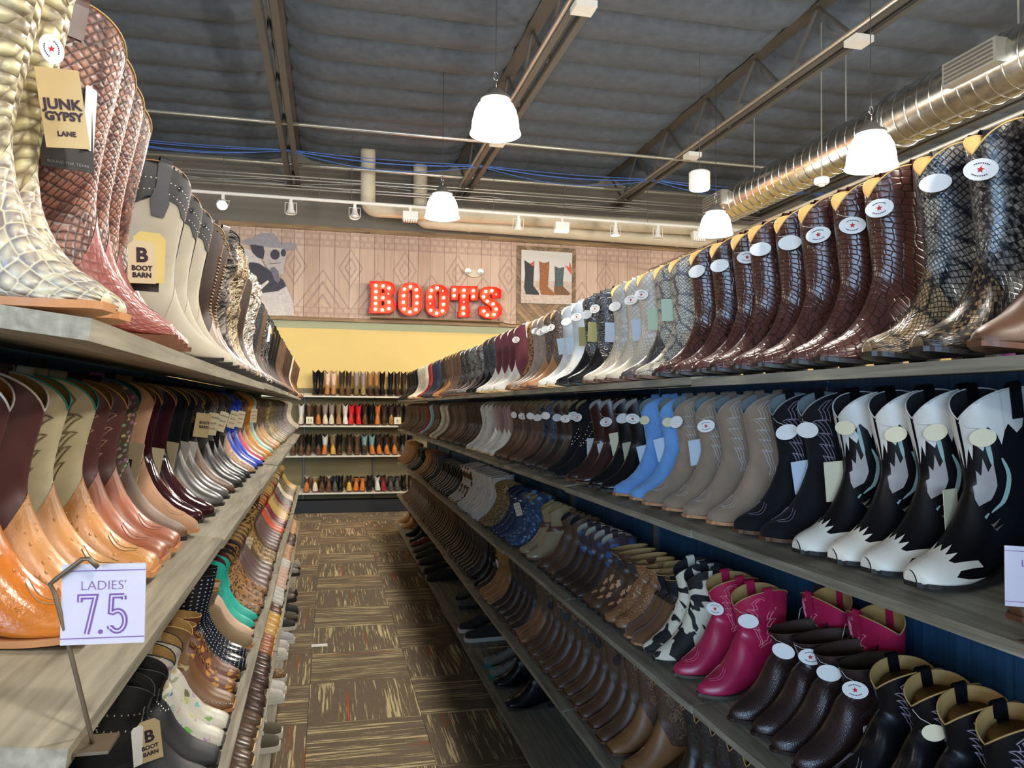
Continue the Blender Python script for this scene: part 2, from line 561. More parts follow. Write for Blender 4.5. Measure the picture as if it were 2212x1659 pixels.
# ------------------------------------------------------------------ walls
wb = empty('wall_back')
tag(wb, 'taupe back wall with sage band and warm yellow lower part', 'wall', kind='structure')
MB().box(RX0, RX1, RY1, RY1 + 0.15, 3.13, RZ + 0.3).build('upper_wall', TAUPE, wb)
MB().box(RX0, RX1, RY1, RY1 + 0.15, 2.95, 3.13).build('sage_band', SAGE, wb)
MB().box(RX0, RX1, RY1, RY1 + 0.15, -0.1, 2.95).build('lower_wall', YELLOW, wb)
for nm, x0, x1, lab in (('wall_left', RX0 - 0.15, RX0, 'plain taupe side wall on the left of the shop'), ('wall_right', RX1, RX1 + 0.15, 'plain taupe side wall on the right of the shop')):
    tag(MB().box(x0, x1, RY0, RY1 + 0.15, -0.1, RZ + 0.3).build(nm, TAUPE), lab, 'wall', kind='structure')
wf = empty('wall_front')
tag(wf, 'taupe storefront wall behind the viewer with two windows', 'wall', kind='structure')
m = MB().box(RX0, RX1, RY0 - 0.15, RY0, 3.32, RZ + 0.3).box(RX0, RX1, RY0 - 0.15, RY0, -0.1, 0.68)
xs = [RX0] + sum([[wx - ww / 2, wx + ww / 2] for wx, ww in WINDOWS], []) + [RX1]
for k in range(0, len(xs), 2): m.box(xs[k], xs[k + 1], RY0 - 0.15, RY0, 0.68, 3.32)
m.build('wall_surface', TAUPE, wf)
GLASS = plain('window_glass', (0.7, 0.85, 1, 1), 0.05, emit=(0.5, 0.72, 1, 1), es=1.5)
for k, (wx, ww) in enumerate(WINDOWS):
    wn = empty('window_%d' % (k + 1), (wx, RY0 - 0.05, 0.68))
    tag(wn, 'storefront window with grey frame, %s of two behind the viewer' % ('first', 'second')[k], 'window', kind='structure')
    MB().box(-ww / 2, ww / 2, -0.01, 0.01, 0.02, 2.62).build('pane', GLASS, wn)
    f = MB()
    for a, b in ((-ww / 2, -ww / 2 + 0.06), (-0.03, 0.03), (ww / 2 - 0.06, ww / 2)): f.box(a, b, -0.04, 0.05, 0, 2.64)
    f.box(-ww / 2, ww / 2, -0.04, 0.05, 0, 0.06).box(-ww / 2, ww / 2, -0.04, 0.05, 2.58, 2.64)
    f.build('window_frame', POST, wn)

# ------------------------------------------------------------------ ceiling: fabric bays hanging between cross wires
CHORD_X = [-0.60 + 2.70 * k for k in range(-3, 7)]
SEAM = 0.61
m = MB()
edges = [RX0] + CHORD_X + [RX1]
Y0 = 7.9 - SEAM * 25
ny = int((RY1 + 0.4 - Y0) / SEAM) + 1
SUBY = 8
for b in range(len(edges) - 1):
    x0, x1 = edges[b], edges[b + 1]
    nx = 12
    vs, fs = [], []
    rng = random.Random(b)
    for j in range(ny * SUBY + 1):
        y = Y0 + SEAM * j / SUBY
        ph = (j % SUBY) / SUBY
        sag = math.sin(PI * ph) ** 0.75
        jit = 0.8 + 0.4 * random.Random(b * 977 + j // SUBY).random()
        for i in range(nx + 1):
            u = i / nx
            e = min(u, 1 - u)
            lift = 1 - min(1, e / 0.13) if e < 0.13 else 0
            z = RZ + 0.10 - 0.085 * sag * jit * (1 - lift ** 2) + 0.16 * lift ** 1.5
            vs.append((x0 + (x1 - x0) * u, y, z))
    for j in range(ny * SUBY):
        for i in range(nx):
            a = j * (nx + 1) + i
            fs.append((a, a + 1, a + nx + 2, a + nx + 1))
    m.add(vs, fs)
ce = m.build('ceiling', CEIL, smooth=True, angle=50)
tag(ce, 'dark grey sagging fabric ceiling in long bands', 'ceiling', kind='structure')
rf = MB().box(RX0 - 0.2, RX1 + 0.2, RY0 - 0.2, RY1 + 0.2, RZ + 0.32, RZ + 0.45).build('roof_deck', STEEL_DARK)
tag(rf, 'dark roof deck above the fabric ceiling', 'roof', kind='structure')

# trusses along the aisle: two angle irons, web bars between
ORD = ['first', 'second', 'third', 'fourth', 'fifth', 'sixth', 'seventh', 'eighth', 'ninth', 'tenth', 'eleventh', 'twelfth', 'thirteenth', 'fourteenth', 'fifteenth', 'sixteenth', 'seventeenth', 'eighteenth', 'nineteenth', 'twentieth']
ORD += ['twenty-' + o for o in ORD[:9]] + ['thirtieth'] + ['thirty-' + o for o in ORD[:9]] + ['fortieth'] + ['forty-' + o for o in ORD[:9]] + ['fiftieth'] + ['fifty-' + o for o in ORD[:9]]
CZ = 5.20
ang = MB()
ang.box(-0.105, -0.03, RY0, RY1 - 0.02, CZ, CZ + 0.008).box(-0.038, -0.03, RY0, RY1 - 0.02, CZ, CZ + 0.07)
ang_a = ang.mesh('chord_angle', STEEL_DARK)
ang_b = MB().box(0.03, 0.105, RY0, RY1 - 0.02, CZ, CZ + 0.008).box(0.03, 0.038, RY0, RY1 - 0.02, CZ, CZ + 0.07).mesh('chord_angle', STEEL_DARK)
top_me = MB().box(-0.08, 0.08, RY0, RY1 - 0.02, RZ + 0.18, RZ + 0.25).mesh('top_chord', STEEL_DARK)
wm = MB(); wm.tube([(0, -0.6, CZ + 0.02), (0, 0, RZ + 0.2)], 0.02, 6)
web1 = wm.mesh('web_bar', STEEL_DARK)
web2 = MB().tube([(0, 0.6, CZ + 0.02), (0, 0, RZ + 0.2)], 0.02, 6).mesh('web_bar', STEEL_DARK)
vis = [-0.60, 2.10, 4.80]
for k, x in enumerate(CHORD_X[1:8]):
    o = empty('roof_truss', (x, 0, 0))
    nm = ['leftmost', 'second', 'third', 'fourth', 'fifth', 'sixth', 'rightmost'][k]
    tag(o, '%s of seven grey steel roof trusses running along the aisle' % nm, 'truss', 'roof trusses')
    link('chord_angle', ang_a, o); link('chord_angle', ang_b, o); link('top_chord', top_me, o)
    for j in range(6, 13):
        link('web_bar', web1, o, (0, 0.6 + j * 1.2 - 0.9, 0)); link('web_bar', web2, o, (0, 0.6 + j * 1.2 - 0.9, 0))

def conduit(name, pts, r, mat, label, cat, group=None, n=8, fittings=None, fr=None):
    o = MB().tube(pts, r, n).build(name, mat, smooth=True)
    tag(o, label, cat, group)
    return o
# track strips on the undersides of two trusses
for x, side in ((2.10, 'left'), (4.80, 'right')):
    o = empty('track_conduit', (x - 0.13, 0, 0))
    tag(o, 'pale conduit strip running along the %s visible roof truss' % ('middle' if side == 'left' else 'right'), 'conduit')
    MB().tube([(0, RY0 + 0.1, CZ + 0.02), (0, RY1 - 0.03, CZ + 0.02)], 0.022, 8).build('tube', GALV, o, smooth=True)
    for y in ([on_z(1230, 5, CZ).y, on_z(1060, 302, CZ).y] if side == 'left' else [on_z(1800, 75, CZ).y, on_z(1475, 330, CZ).y]):
        MB().box(0.03, 0.22, y - 0.09, y + 0.09, CZ - 0.06, CZ + 0.0).build('junction_box', WHITE, o)

# pipes across the ceiling near the back wall
def across(name, pl, pr, Y, r, mat, label, cat, sag=0.0, n=8, group=None):
    a, b = on_y(pl[0], pl[1], Y), on_y(pr[0], pr[1], Y)
    pts = []
    K = 1 if sag == 0 else 24
    for i in range(K + 1):
        u = i / K
        p = a.lerp(b, u)
        pts.append((p.x, p.y, p.z - sag * abs(math.sin(PI * u * 4))))
    return conduit(name, pts, r, mat, label, cat, group, n)
across('sprinkler_pipe', (250, 232), (1660, 362), 10.0, 0.022, GALV, 'long thin white sprinkler pipe crossing under the dark ceiling', 'pipe')
across('ceiling_conduit', (200, 322), (1640, 432), 11.9, 0.026, GALV, 'thick upper conduit crossing above the back wall', 'conduit')
for k, (yl, yr) in enumerate(((350, 452), (357, 458), (371, 470), (378, 474))):
    across('ceiling_conduit', (200, yl), (1640, yr), 12.2 + 0.05 * k, 0.012, GALV, '%s of four thin conduits bunched above the back wall' % ORD[k], 'conduit', group='thin conduits')
CH = [x for x in CHORD_X if -4 < x < 11]
for k in range(4):
    pts = []
    for x0, x1 in zip(CH[:-1], CH[1:]):
        for i in range(12):
            u = i / 12
            pts.append((x0 + (x1 - x0) * u, 11.0 + 0.022 * k, CZ + 0.016 - (0.03 + 0.045 * k * (1 if (k + int(x0)) % 2 else 0.5)) * math.sin(PI * u)))
    pts.append((CH[-1], 11.0 + 0.022 * k, CZ + 0.016))
    conduit('data_cable', pts, 0.006, BLUEWIRE, '%s of four blue data cables sagging between the roof trusses' % ORD[k], 'cable', 'blue cables', 5)
for k in range(2):
    a, b = on_y(200, 352 + 5 * k, 12.93), on_y(1600, 462 + 6 * k, 12.93)
    pts = [(a.lerp(b, i / 60).x, 12.935 - 0.03 * k, a.lerp(b, i / 60).z - 0.10 * abs(math.sin(PI * (i / 60) * (2.6 + 0.4 * k) + k))) for i in range(61)]
    conduit('power_cable', pts, 0.011, GALV, '%s of two pale cables looping along the back wall' % ORD[k], 'cable', 'pale cables', 5)

# ------------------------------------------------------------------ pendant lamps
def pendant_meshes():
    bell = MB().lathe([(0.075, 0.27), (0.10, 0.265), (0.14, 0.235), (0.168, 0.18), (0.186, 0.10), (0.192, 0.03), (0.205, 0.0), (0.196, 0.0), (0.183, 0.03), (0.176, 0.10), (0.158, 0.17), (0.13, 0.225), (0.095, 0.252), (0.0, 0.256)], 32)
    cap = MB().lathe([(0.0, 0.36), (0.05, 0.36), (0.065, 0.345), (0.07, 0.30), (0.118, 0.295), (0.122, 0.275), (0.10, 0.262), (0.0, 0.262)], 24)
    wire = MB().tube([(0, 0, 0.36), (0.008, 0, 0.42), (-0.008, 0, 0.46), (0, 0, 0.5), (0, 0, RZ - 3.85 + 0.15)], 0.004, 5)
    loop = MB().tube([(0.02 * math.cos(a) , 0, 0.47 + 0.035 * math.sin(a)) for a in [2 * PI * i / 12 for i in range(12)]], 0.004, 5, closed=True)
    return bell.mesh('glass_bell', LAMPGLOW, True), cap.mesh('ballast_cap', STEEL_DARK, True, 40), wire.mesh('hanging_wire', CHROME, True), loop.mesh('wire_loop', CHROME, True)
BELL, CAP, HWIRE, HLOOP = pendant_meshes()
def pendant(x, y, z, label):
    o = empty('pendant_lamp', (x, y, z))
    tag(o, label, 'lamp', 'bell pendant lamps')
    link('glass_bell', BELL, o); link('ballast_cap', CAP, o); link('hanging_wire', HWIRE, o); link('wire_loop', HLOOP, o)
    ld = bpy.data.lights.new('pendant_light', 'POINT')
    ld.energy = LAMP_W; ld.color = (1.0, 0.945, 0.86); ld.shadow_soft_size = 0.14
    lo = bpy.data.objects.new('pendant_light', ld)
    COL.objects.link(lo)
    lo.parent = o; lo.location = (0, 0, -0.10)
LAMPS = []
for bx, cy, zc, lab in ((1070, 290, 6.2, 'large glowing bell pendant lamp hanging above the aisle, nearest of the centre row'), (955, 470, 9.1, 'small glowing bell pendant lamp directly above the red BOOTS letters'),
                        (1882, 362, 6.3, 'glowing bell pendant lamp in front of the silver duct, upper right'), (1546, 507, 9.4, 'glowing bell pendant lamp beside the far end of the silver duct')):
    p = EYE + ray(bx, cy) * zc
    LAMPS.append((p.x, p.y)); pendant(p.x, p.y, p.z, lab)
offs = 0
for x in (-5.6, 1.3, 4.45, 7.6, 10.8):
    for y in (-4.0, -1.0, 2.6, 5.9, 9.0):
        if any(abs(x - a) < 1.2 and abs(y - b) < 1.6 for a, b in LAMPS): continue
        if x > 5 and y > 5: pass
        px, py, zc = project(x, y, 3.9)
        if zc > 0 and -150 < px < 2360 and -150 < py < 1700: continue
        pendant(x, y, 3.87, 'bell pendant lamp outside the picture, %s of the remaining rows' % ORD[offs])
        offs += 1

# ------------------------------------------------------------------ spiral duct
DX, DZ = 5.5, CAM_H + 2.9
def duct():
    o = empty('spiral_duct', (DX, 0, DZ))
    tag(o, 'shiny silver spiral air duct running along the ceiling above the tall boots', 'duct')
    ye = on_x(1575, 455, DX).y; yj = on_x(1945, 255, DX).y
    def cyl(y0, y1, r):
        m = MB(); n = 40
        vs = [(r * math.cos(2 * PI * j / n), y, r * math.sin(2 * PI * j / n)) for y in (y0, y1) for j in range(n)]
        fs = [(j, (j + 1) % n, n + (j + 1) % n, n + j) for j in range(n)]
        fs += [tuple(range(n)), tuple(range(n, 2 * n))]
        return m.add(vs, fs)
    cyl(yj, ye, 0.235).build('duct_section', DUCT, o, True, 40)
    cyl(RY0 + 0.1, yj, 0.262).build('duct_section', DUCT, o, True, 40)
    for y0, y1, r in ((yj, ye, 0.237), (-1.0, yj, 0.264)):
        pitch = 0.155
        K = int((y1 - y0) / pitch * 24)
        pts = [(r * math.cos(2 * PI * i / 24), y0 + pitch * i / 24, r * math.sin(2 * PI * i / 24)) for i in range(K)]
        MB().tube(pts, 0.0075, 4).build('spiral_seam', DUCT, o, True)
    MB().tube([(0.268 * math.cos(a), yj, 0.268 * math.sin(a)) for a in [2 * PI * i / 36 for i in range(36)]], 0.018, 6, closed=True).build('collar', DUCT, o, True)
    for yy, s in ((ye - 0.1, 1.0), (on_x(2165, 70, DX).y, 1.1)):
        g = MB().box(-0.32 * s, -0.20 * s, yy - 0.28, yy + 0.28, -0.09, 0.11).build('side_register', GALV, o)
        for k in range(5): MB().box(-0.33 * s, -0.32 * s, yy - 0.25, yy + 0.25, -0.075 + k * 0.036, -0.058 + k * 0.036).build('louver', STEEL_DARK, g)
    for y in (3.0, 5.2, 7.4, 9.3): MB().tube([(0, y, 0.22), (0, y, RZ - DZ + 0.1)], 0.008, 6).build('hanger_rod', GALV, o)
duct()
conduit('duct_side_pipe', [(DX + 0.05, RY0 + 0.2, DZ - 0.42), (DX + 0.05, RY1 - 0.05, DZ - 0.42)], 0.02, GALV, 'thin steel pipe running just below the silver duct', 'pipe')

# ------------------------------------------------------------------ track rail with spot heads, above the back wall
RAILY = 11.4
ra, rb = on_y(300, 404, RAILY), on_y(1640, 500, RAILY)
rail = empty('track_rail', (0, 0, 0))
tag(rail, 'white lighting track rail hanging in front of the back wall', 'rail')
MB().tube([ra, rb], 0.024, 8).build('rail', WHITE, rail)
for px in (455, 640, 705, 1005, 1165, 1360, 1480):
    p = ra.lerp(rb, (px - 300) / 1340)
    MB().tube([p, (p.x, p.y, RZ + 0.1)], 0.004, 5).build('hanging_wire', CHROME, rail)
def spot_head(px, label, lit=0, tilt=0.0, power=0.0, big=False):
    p = ra.lerp(rb, (px - 300) / 1340)
    o = empty('track_spot', p)
    tag(o, label, 'spotlight', 'track spotlights')
    MB().box(-0.02, 0.02, -0.02, 0.02, -0.09, -0.02).build('stem', WHITE, o)
    M = Matrix.Translation((0, 0, -0.13)) @ Matrix.Rotation(tilt, 4, 'X')
    if big:
        MB().box(-0.11, 0.11, -0.05, 0.05, -0.07, 0.05, M=M).build('housing', WHITE, o)
        for k in range(6): MB().box(-0.1 + k * 0.035, -0.075 + k * 0.035, -0.045, 0.045, -0.10, -0.07, M=M).build('fin', SPOTGLOW if lit else WHITE, o)
    else:
        MB().lathe([(0.0, 0.05), (0.035, 0.05), (0.04, -0.03), (0.075, -0.10), (0.07, -0.10), (0.035, -0.04), (0.0, -0.04)], 20, M=M).build('housing', WHITE, o, True, 40)
        MB().lathe([(0.0, -0.075), (0.035, -0.075), (0.062, -0.088), (0.0, -0.09)], 16, M=M).build('bulb', SPOTGLOW if lit else PAPER, o, True)
        MB().tube([M @ Vector((-0.08, 0, -0.09)), M @ Vector((-0.08, 0, 0.06)), M @ Vector((0.08, 0, 0.06)), M @ Vector((0.08, 0, -0.09))], 0.006, 5).build('yoke', WHITE, o)
    if power:
        ld = bpy.data.lights.new('spot_light', 'SPOT')
        ld.energy = power; ld.color = (1.0, 0.83, 0.58); ld.spot_size = math.radians(105); ld.spot_blend = 0.9; ld.shadow_soft_size = 0.05
        lo = bpy.data.objects.new('spot_light', ld); COL.objects.link(lo)
        lo.parent = o; lo.location = (0, 0, -0.26)
        lo.rotation_euler = (math.radians(14), 0, 0)
SPW = 34
spot_head(455, 'white track spotlight glowing warm above the tall silver boots', 1, -0.9, SPW)
spot_head(585, 'white track spotlight, second along the rail', 0, 0.0, SPW)  # bulb does not glow, yet the head carries a spot light
spot_head(712, 'unlit white track spotlight above the cowboy mural', 0, -0.35, 0)
spot_head(826, 'white finned track light box at the pipe elbow', 0, 0.0, SPW, True)
spot_head(1060, 'white track spotlight just right of the small pendant lamp', 1, 0.3, SPW)
spot_head(1158, 'finned track light box glowing above the picture of boots', 1, 0.0, SPW, True)
spot_head(1283, 'white track spotlight above the right edge of the framed picture', 1, 0.0, SPW)
spot_head(1385, 'white track spotlight second from the right end of the rail', 0, 0.0, SPW)
spot_head(1485, 'white finned track light box beside the rightmost pendant lamp', 0, 0.0, SPW, True)
for k, x in enumerate((-3.2, 6.0)):
    p = (x, 11.4, 4.66)

# cream pipes with elbows
def elbow_pipe(Y, pts_px, r, label, ring_px):
    o = empty('vent_pipe', (0, 0, 0))
    tag(o, label, 'pipe', 'cream vent pipes')
    P = [on_y(a, b, Y) for a, b in pts_px]
    pts = [P[0]]
    for i in range(1, len(P) - 1):
        a = P[i] + (P[i - 1] - P[i]).normalized() * r * 1.3
        b = P[i] + (P[i + 1] - P[i]).normalized() * r * 1.3
        for k in range(7):
            t = k / 6
            pts.append(a.lerp(P[i], t).lerp(P[i].lerp(b, t), t))
    pts.append(P[-1])
    MB().tube(pts, r, 20).build('pipe', PVC, o, True, 60)
    a, b = P[-2], P[-1]
    for q in ring_px:
        t = (q - pts_px[-2][0]) / (pts_px[-1][0] - pts_px[-2][0])
        c = a.lerp(b, t); d = (b - a).normalized()
        MB().tube([c - d * 0.02, c + d * 0.02], r * 1.06, 20).build('coupling', PVC, o, True, 60)
    return o
elbow_pipe(12.25, [(795, 322), (795, 452), (1640, 502)], 0.115, 'cream vent pipe, the upper of two along the back wall', (1020, 1185, 1330))
elbow_pipe(12.6, [(908, 330), (908, 478), (1640, 532)], 0.115, 'cream vent pipe, the lower of two along the back wall', (1005, 1160, 1305, 1450))

# speaker can and smoke detector
p = EYE + ray(1511, 390) * 8.6
o = empty('ceiling_speaker', p); tag(o, 'white cylindrical speaker can hanging beside the silver duct', 'speaker')
MB().lathe([(0, 0.1), (0.10, 0.1), (0.115, 0.085), (0.115, -0.09), (0.105, -0.105), (0, -0.1)], 24).build('can', WHITE, o, True, 40)
MB().tube([(0, 0, 0.1), (0, 0, RZ - p.z + 0.1)], 0.004, 5).build('hanging_wire', CHROME, o)
p = EYE + ray(1775, 392) * 8.0
o = empty('smoke_detector', p); tag(o, 'round white smoke detector under the thin steel pipe', 'detector')
MB().lathe([(0, 0.045), (0.05, 0.045), (0.075, 0.03), (0.075, -0.01), (0.06, -0.03), (0.03, -0.035), (0.028, -0.05), (0, -0.055)], 24).build('body', WHITE, o, True, 40)
MB().tube([(0, 0, 0.04), (0, 0, RZ - p.z + 0.1)], 0.006, 5).build('hanger_rod', GALV, o)

# ------------------------------------------------------------------ mural of printed boards on the back wall
MX0, MX1 = on_y(470, 600, RY1).x, on_y(1640, 600, RY1).x
MZ0 = on_y(712, 686, RY1 - 0.03).z
MZ1 = on_y(712, 500, RY1 - 0.03).z
t = NT('printed_board')
g = t.n('ShaderNodeNewGeometry')
sp = t.n('ShaderNodeSeparateXYZ'); t.l(g.outputs['Position'], sp.inputs[0])
X, Z = sp.outputs[0], sp.outputs[2]
mp = t.n('ShaderNodeMapping'); mp.inputs['Scale'].default_value = (40, 40, 2.0); t.l(g.outputs['Position'], mp.inputs[0])
gr = t.noise(mp.outputs[0], 1.0, 4.0, 0.6, 0.5)
oi = t.n('ShaderNodeObjectInfo')
tone = t.math('ADD', t.math('MULTIPLY', gr, 0.7), t.math('MULTIPLY', oi.outputs['Random'], 0.3))
base = t.ramp(tone, [(0.25, srgb(184, 152, 130)), (0.75, srgb(216, 188, 166))])
PX = 0.885
x1 = t.math('PINGPONG', t.math('SUBTRACT', X, on_y(637, 570, RY1).x - PX * 10), PX / 2)
z1 = t.math('ABSOLUTE', t.math('SUBTRACT', Z, (MZ0 + MZ1) / 2 + 0.12))
d = t.math('ADD', t.math('MULTIPLY', x1, 1 / 0.24), t.math('MULTIPLY', z1, 1 / 0.40))
ln = t.math('PINGPONG', t.math('MULTIPLY', d, 2.6), 0.5)
k1 = t.math('MULTIPLY', t.ramp(ln, [(0.10, 1.0), (0.2, 0.0)]), t.ramp(t.math('MULTIPLY', d, 0.5), [(0.50, 1.0), (0.52, 0.0)]))
x2 = t.math('SUBTRACT', PX / 2, x1)
z2 = t.math('SUBTRACT', Z, MZ0 + 0.16)
d2 = t.math('ADD', t.math('MULTIPLY', x2, 1 / 0.42), t.math('MULTIPLY', t.math('ABSOLUTE', z2), 1 / 0.62))
ln2 = t.math('PINGPONG', t.math('MULTIPLY', d2, 3.0), 0.5)
k2 = t.math('MULTIPLY', t.ramp(ln2, [(0.10, 1.0), (0.2, 0.0)]), t.ramp(t.math('MULTIPLY', d2, 0.5), [(0.50, 1.0), (0.52, 0.0)]))
k2 = t.math('MULTIPLY', k2, t.math('GREATER_THAN', z2, 0.0))
br = t.n('ShaderNodeTexBrick'); br.inputs['Scale'].default_value = 1.0
br.inputs['Mortar Size'].default_value = 0.022; br.inputs['Brick Width'].default_value = 0.13; br.inputs['Row Height'].default_value = 0.10
br.inputs['Color1'].default_value = (0, 0, 0, 1); br.inputs['Color2'].default_value = (0.35, 0.35, 0.35, 1); br.inputs['Mortar'].default_value = (1, 1, 1, 1)
cb = t.n('ShaderNodeCombineXYZ'); t.l(X, cb.inputs[0]); t.l(Z, cb.inputs[1]); t.l(cb.outputs[0], br.inputs['Vector'])
band = t.math('ADD', t.math('GREATER_THAN', Z, MZ1 - 0.26), t.math('LESS_THAN', Z, MZ0 + 0.17))
k3 = t.math('MULTIPLY', br.outputs['Color'], band)
k = t.math('MAXIMUM', t.math('MAXIMUM', k1, k2), t.math('MULTIPLY', k3, 0.8))
fade = t.ramp(gr, [(0.3, 0.25), (0.6, 1.0)])
c = t.mix(t.math('MULTIPLY', t.math('MULTIPLY', k, fade), 0.62), base, srgb(150, 118, 110))
t.out(c, 0.7, 0, 0.3)
PRINT = t.m
mural = empty('mural_panel', (0, 0, 0))
tag(mural, 'pale wood-print mural of diamonds and triangles across the back wall', 'mural')
x = MX0
rr = random.Random(3)
while x < MX1:
    w = rr.choice((0.16, 0.2, 0.24))
    MB().box(x + 0.0025, min(x + w, MX1) - 0.0025, RY1 - 0.026 - rr.random() * 0.004, RY1 - 0.001, MZ0, MZ1).build('board', PRINT, mural)
    x += w
MB().box(MX0, MX1, RY1 - 0.012, RY1 - 0.0005, MZ0, MZ1).build('backing', BLACK, mural)
FRAMEWOOD = wood_mat('reclaimed_wood', srgb(104, 78, 52), srgb(170, 138, 98), axis=0, scale=0.5)
for nm, z0, z1, lab in (('trim_1', MZ1, MZ1 + 0.075, 'weathered wood trim along the top of the mural'), ('trim_2', MZ0 - 0.06, MZ0, 'weathered wood trim along the bottom of the mural')):
    o = empty(nm, (0, 0, 0)); tag(o, lab, 'trim', kind='structure')
    x = MX0
    while x < MX1:
        w = rr.uniform(0.9, 1.5)
        MB().box(x, min(x + w, MX1) - 0.003, RY1 - 0.055 - rr.random() * 0.006, RY1 - 0.001, z0, z1).build('board', FRAMEWOOD, o)
        x += w

# flat prints: polygons given in photograph pixels, standing on the wall plane at their real place
def flat_poly(px_pts, Y, mat, name, parent, thick=0.002):
    P = [on_y(a, b, Y) for a, b in px_pts]
    v, f = poly_fill([(p.x, p.z) for p in P])
    n = len(v)
    m = MB()
    m.add([(a, Y, b) for a, b in v] + [(a, Y + thick, b) for a, b in v], [tuple(q) for q in f] + [tuple(i + n for i in q)[::-1] for q in f])
    return m.build(name, mat, parent)
def z5(pts): return [(400 + a * 0.2411, 400 + b * 0.2411) for a, b in pts]
def z6(pts): return [(900 + a * 0.3165, 400 + b * 0.3165) for a, b in pts]
def ell(cx, cy, rx, ry, n=16): return [(cx + rx * math.cos(2 * PI * i / n), cy + ry * math.sin(2 * PI * i / n)) for i in range(n)]
gp = [plain('print_grey_%d' % i, srgb(*c), 0.75, var=0.12, nscale=25) for i, c in enumerate(((204, 194, 186), (192, 178, 170), (152, 146, 148), (70, 66, 74), (120, 116, 124), (222, 208, 200)))]
cut = empty('cowboy_cutout', (0, 0, 0))
tag(cut, 'grey printed cutout of a person in a cowboy hat and sunglasses on the mural', 'cutout')
YC = RY1 - 0.045
flat_poly(z5([(430, 1170), (430, 560), (520, 560), (640, 600), (720, 740), (800, 800), (880, 850), (905, 900), (940, 980), (970, 1060), (975, 1168)]), YC, gp[0], 'sleeve', cut, 0.012)
flat_poly(z5([(520, 700), (600, 690), (660, 700), (730, 745), (800, 800), (880, 850), (905, 905), (830, 950), (700, 965), (520, 960)]), YC - 0.002, gp[3], 'jacket', cut)
flat_poly(z5([(760, 745), (800, 730), (835, 770), (850, 850), (830, 880), (800, 850)]), YC - 0.004, gp[4], 'collar', cut)
flat_poly(z5([(620, 940), (740, 850), (755, 865), (650, 965)]), YC - 0.004, gp[5], 'strap', cut)
flat_poly(z5([(690, 540), (880, 560), (915, 592), (898, 680), (882, 745), (886, 800), (800, 790), (735, 745), (690, 650)]), YC - 0.003, gp[1], 'face', cut)
flat_poly(z5([(580, 525), (700, 545), (712, 600), (700, 660), (650, 650), (600, 600)]), YC - 0.004, gp[3], 'hair', cut)
flat_poly(z5([(510, 520), (560, 482), (640, 456), (690, 430), (790, 430), (830, 482), (862, 530), (930, 514), (985, 524), (998, 550), (980, 576), (920, 583), (870, 566), (760, 558), (690, 545), (620, 532), (560, 535)]), YC - 0.006, gp[2], 'hat', cut, 0.004)
flat_poly(z5(ell(805, 622, 42, 46)), YC - 0.006, gp[3], 'sunglasses_lens', cut)
flat_poly(z5(ell(880, 606, 24, 34)), YC - 0.006, gp[3], 'sunglasses_lens', cut)
flat_poly(z5([(760, 700), (860, 692), (860, 698), (760, 708)]), YC - 0.005, gp[4], 'mouth', cut)

# chevron board with framed picture of boots
chev = empty('chevron_panel', (0, 0, 0))
tag(chev, 'brown chevron plank panel on the mural behind the boot picture', 'panel')
pa, pb = on_y(1117, 530, RY1 - 0.05), on_y(1243, 700, RY1 - 0.05)
cx0, cx1, cz1, cz0 = pa.x, pb.x, pa.z, MZ0 + 0.005
PLANKS = [wood_mat('chevron_wood_%d' % i, srgb(*a), srgb(*b), axis=0, scale=0.8) for i, (a, b) in enumerate((((112, 86, 60), (150, 120, 88)), ((126, 98, 70), (166, 136, 100)), ((100, 78, 56), (138, 112, 84))))]
xm = (cx0 + cx1) / 2
hw = (cx1 - cx0) / 2
step = 0.105
yf = RY1 - 0.05
MB().box(cx0, cx1, yf + 0.012, RY1 - 0.03, cz0, cz1).build('backing', BLACK, chev)
kk = 0
z = cz0 - hw
while z < cz1 + hw:
    for s in (-1, 1):
        # each plank rises from the centre outwards
        quad = [(xm, z), (xm + s * hw, z + hw), (xm + s * hw, z + hw + step - 0.006), (xm, z + step - 0.006)]
        def clip(poly, zl, up):
            out = []
            for i in range(len(poly)):
                a, b = poly[i - 1], poly[i]
                ia, ib = ((a[1] - zl) * up <= 0), ((b[1] - zl) * up <= 0)
                if ia != ib:
                    q = (zl - a[1]) / (b[1] - a[1])
                    out.append((a[0] + (b[0] - a[0]) * q, zl))
                if ib: out.append(b)
            return out
        quad = clip(quad, cz1, 1)
        if len(quad) >= 3: quad = clip(quad, cz0, -1)
        if len(quad) >= 3:
            MB().prism(quad, 1, yf - 0.004 * (kk % 2), yf + 0.015).build('plank', PLANKS[kk % 3], chev)
        kk += 1
    z += step
pic = empty('boot_picture', (0, 0, 0))
tag(pic, 'canvas picture of three cowboy boots on the chevron panel', 'picture')
YP = yf - 0.045
PICBG = plain('picture_sky', srgb(206, 200, 192), 0.7, var=0.03, nscale=3)
PICGR = plain('picture_ground', srgb(196, 176, 160), 0.7, var=0.2, nscale=30)
flat_poly(z6([(716, 440), (1062, 462), (1057, 815), (713, 803)]), YP, PICBG, 'canvas', pic, 0.038)
flat_poly(z6([(714, 650), (1059, 660), (1057, 814), (713, 802)]), YP - 0.001, PICGR, 'painted_ground', pic, 0.0008)
PB = [plain('picture_black', srgb(52, 54, 58), 0.7, var=0.25, nscale=40), plain('picture_tan', srgb(152, 96, 56), 0.7, var=0.3, nscale=40), plain('picture_teal', srgb(82, 92, 90), 0.7, var=0.4, nscale=40), plain('picture_brown', srgb(120, 84, 56), 0.7, var=0.3, nscale=40), plain('picture_red', srgb(192, 92, 70), 0.7)]
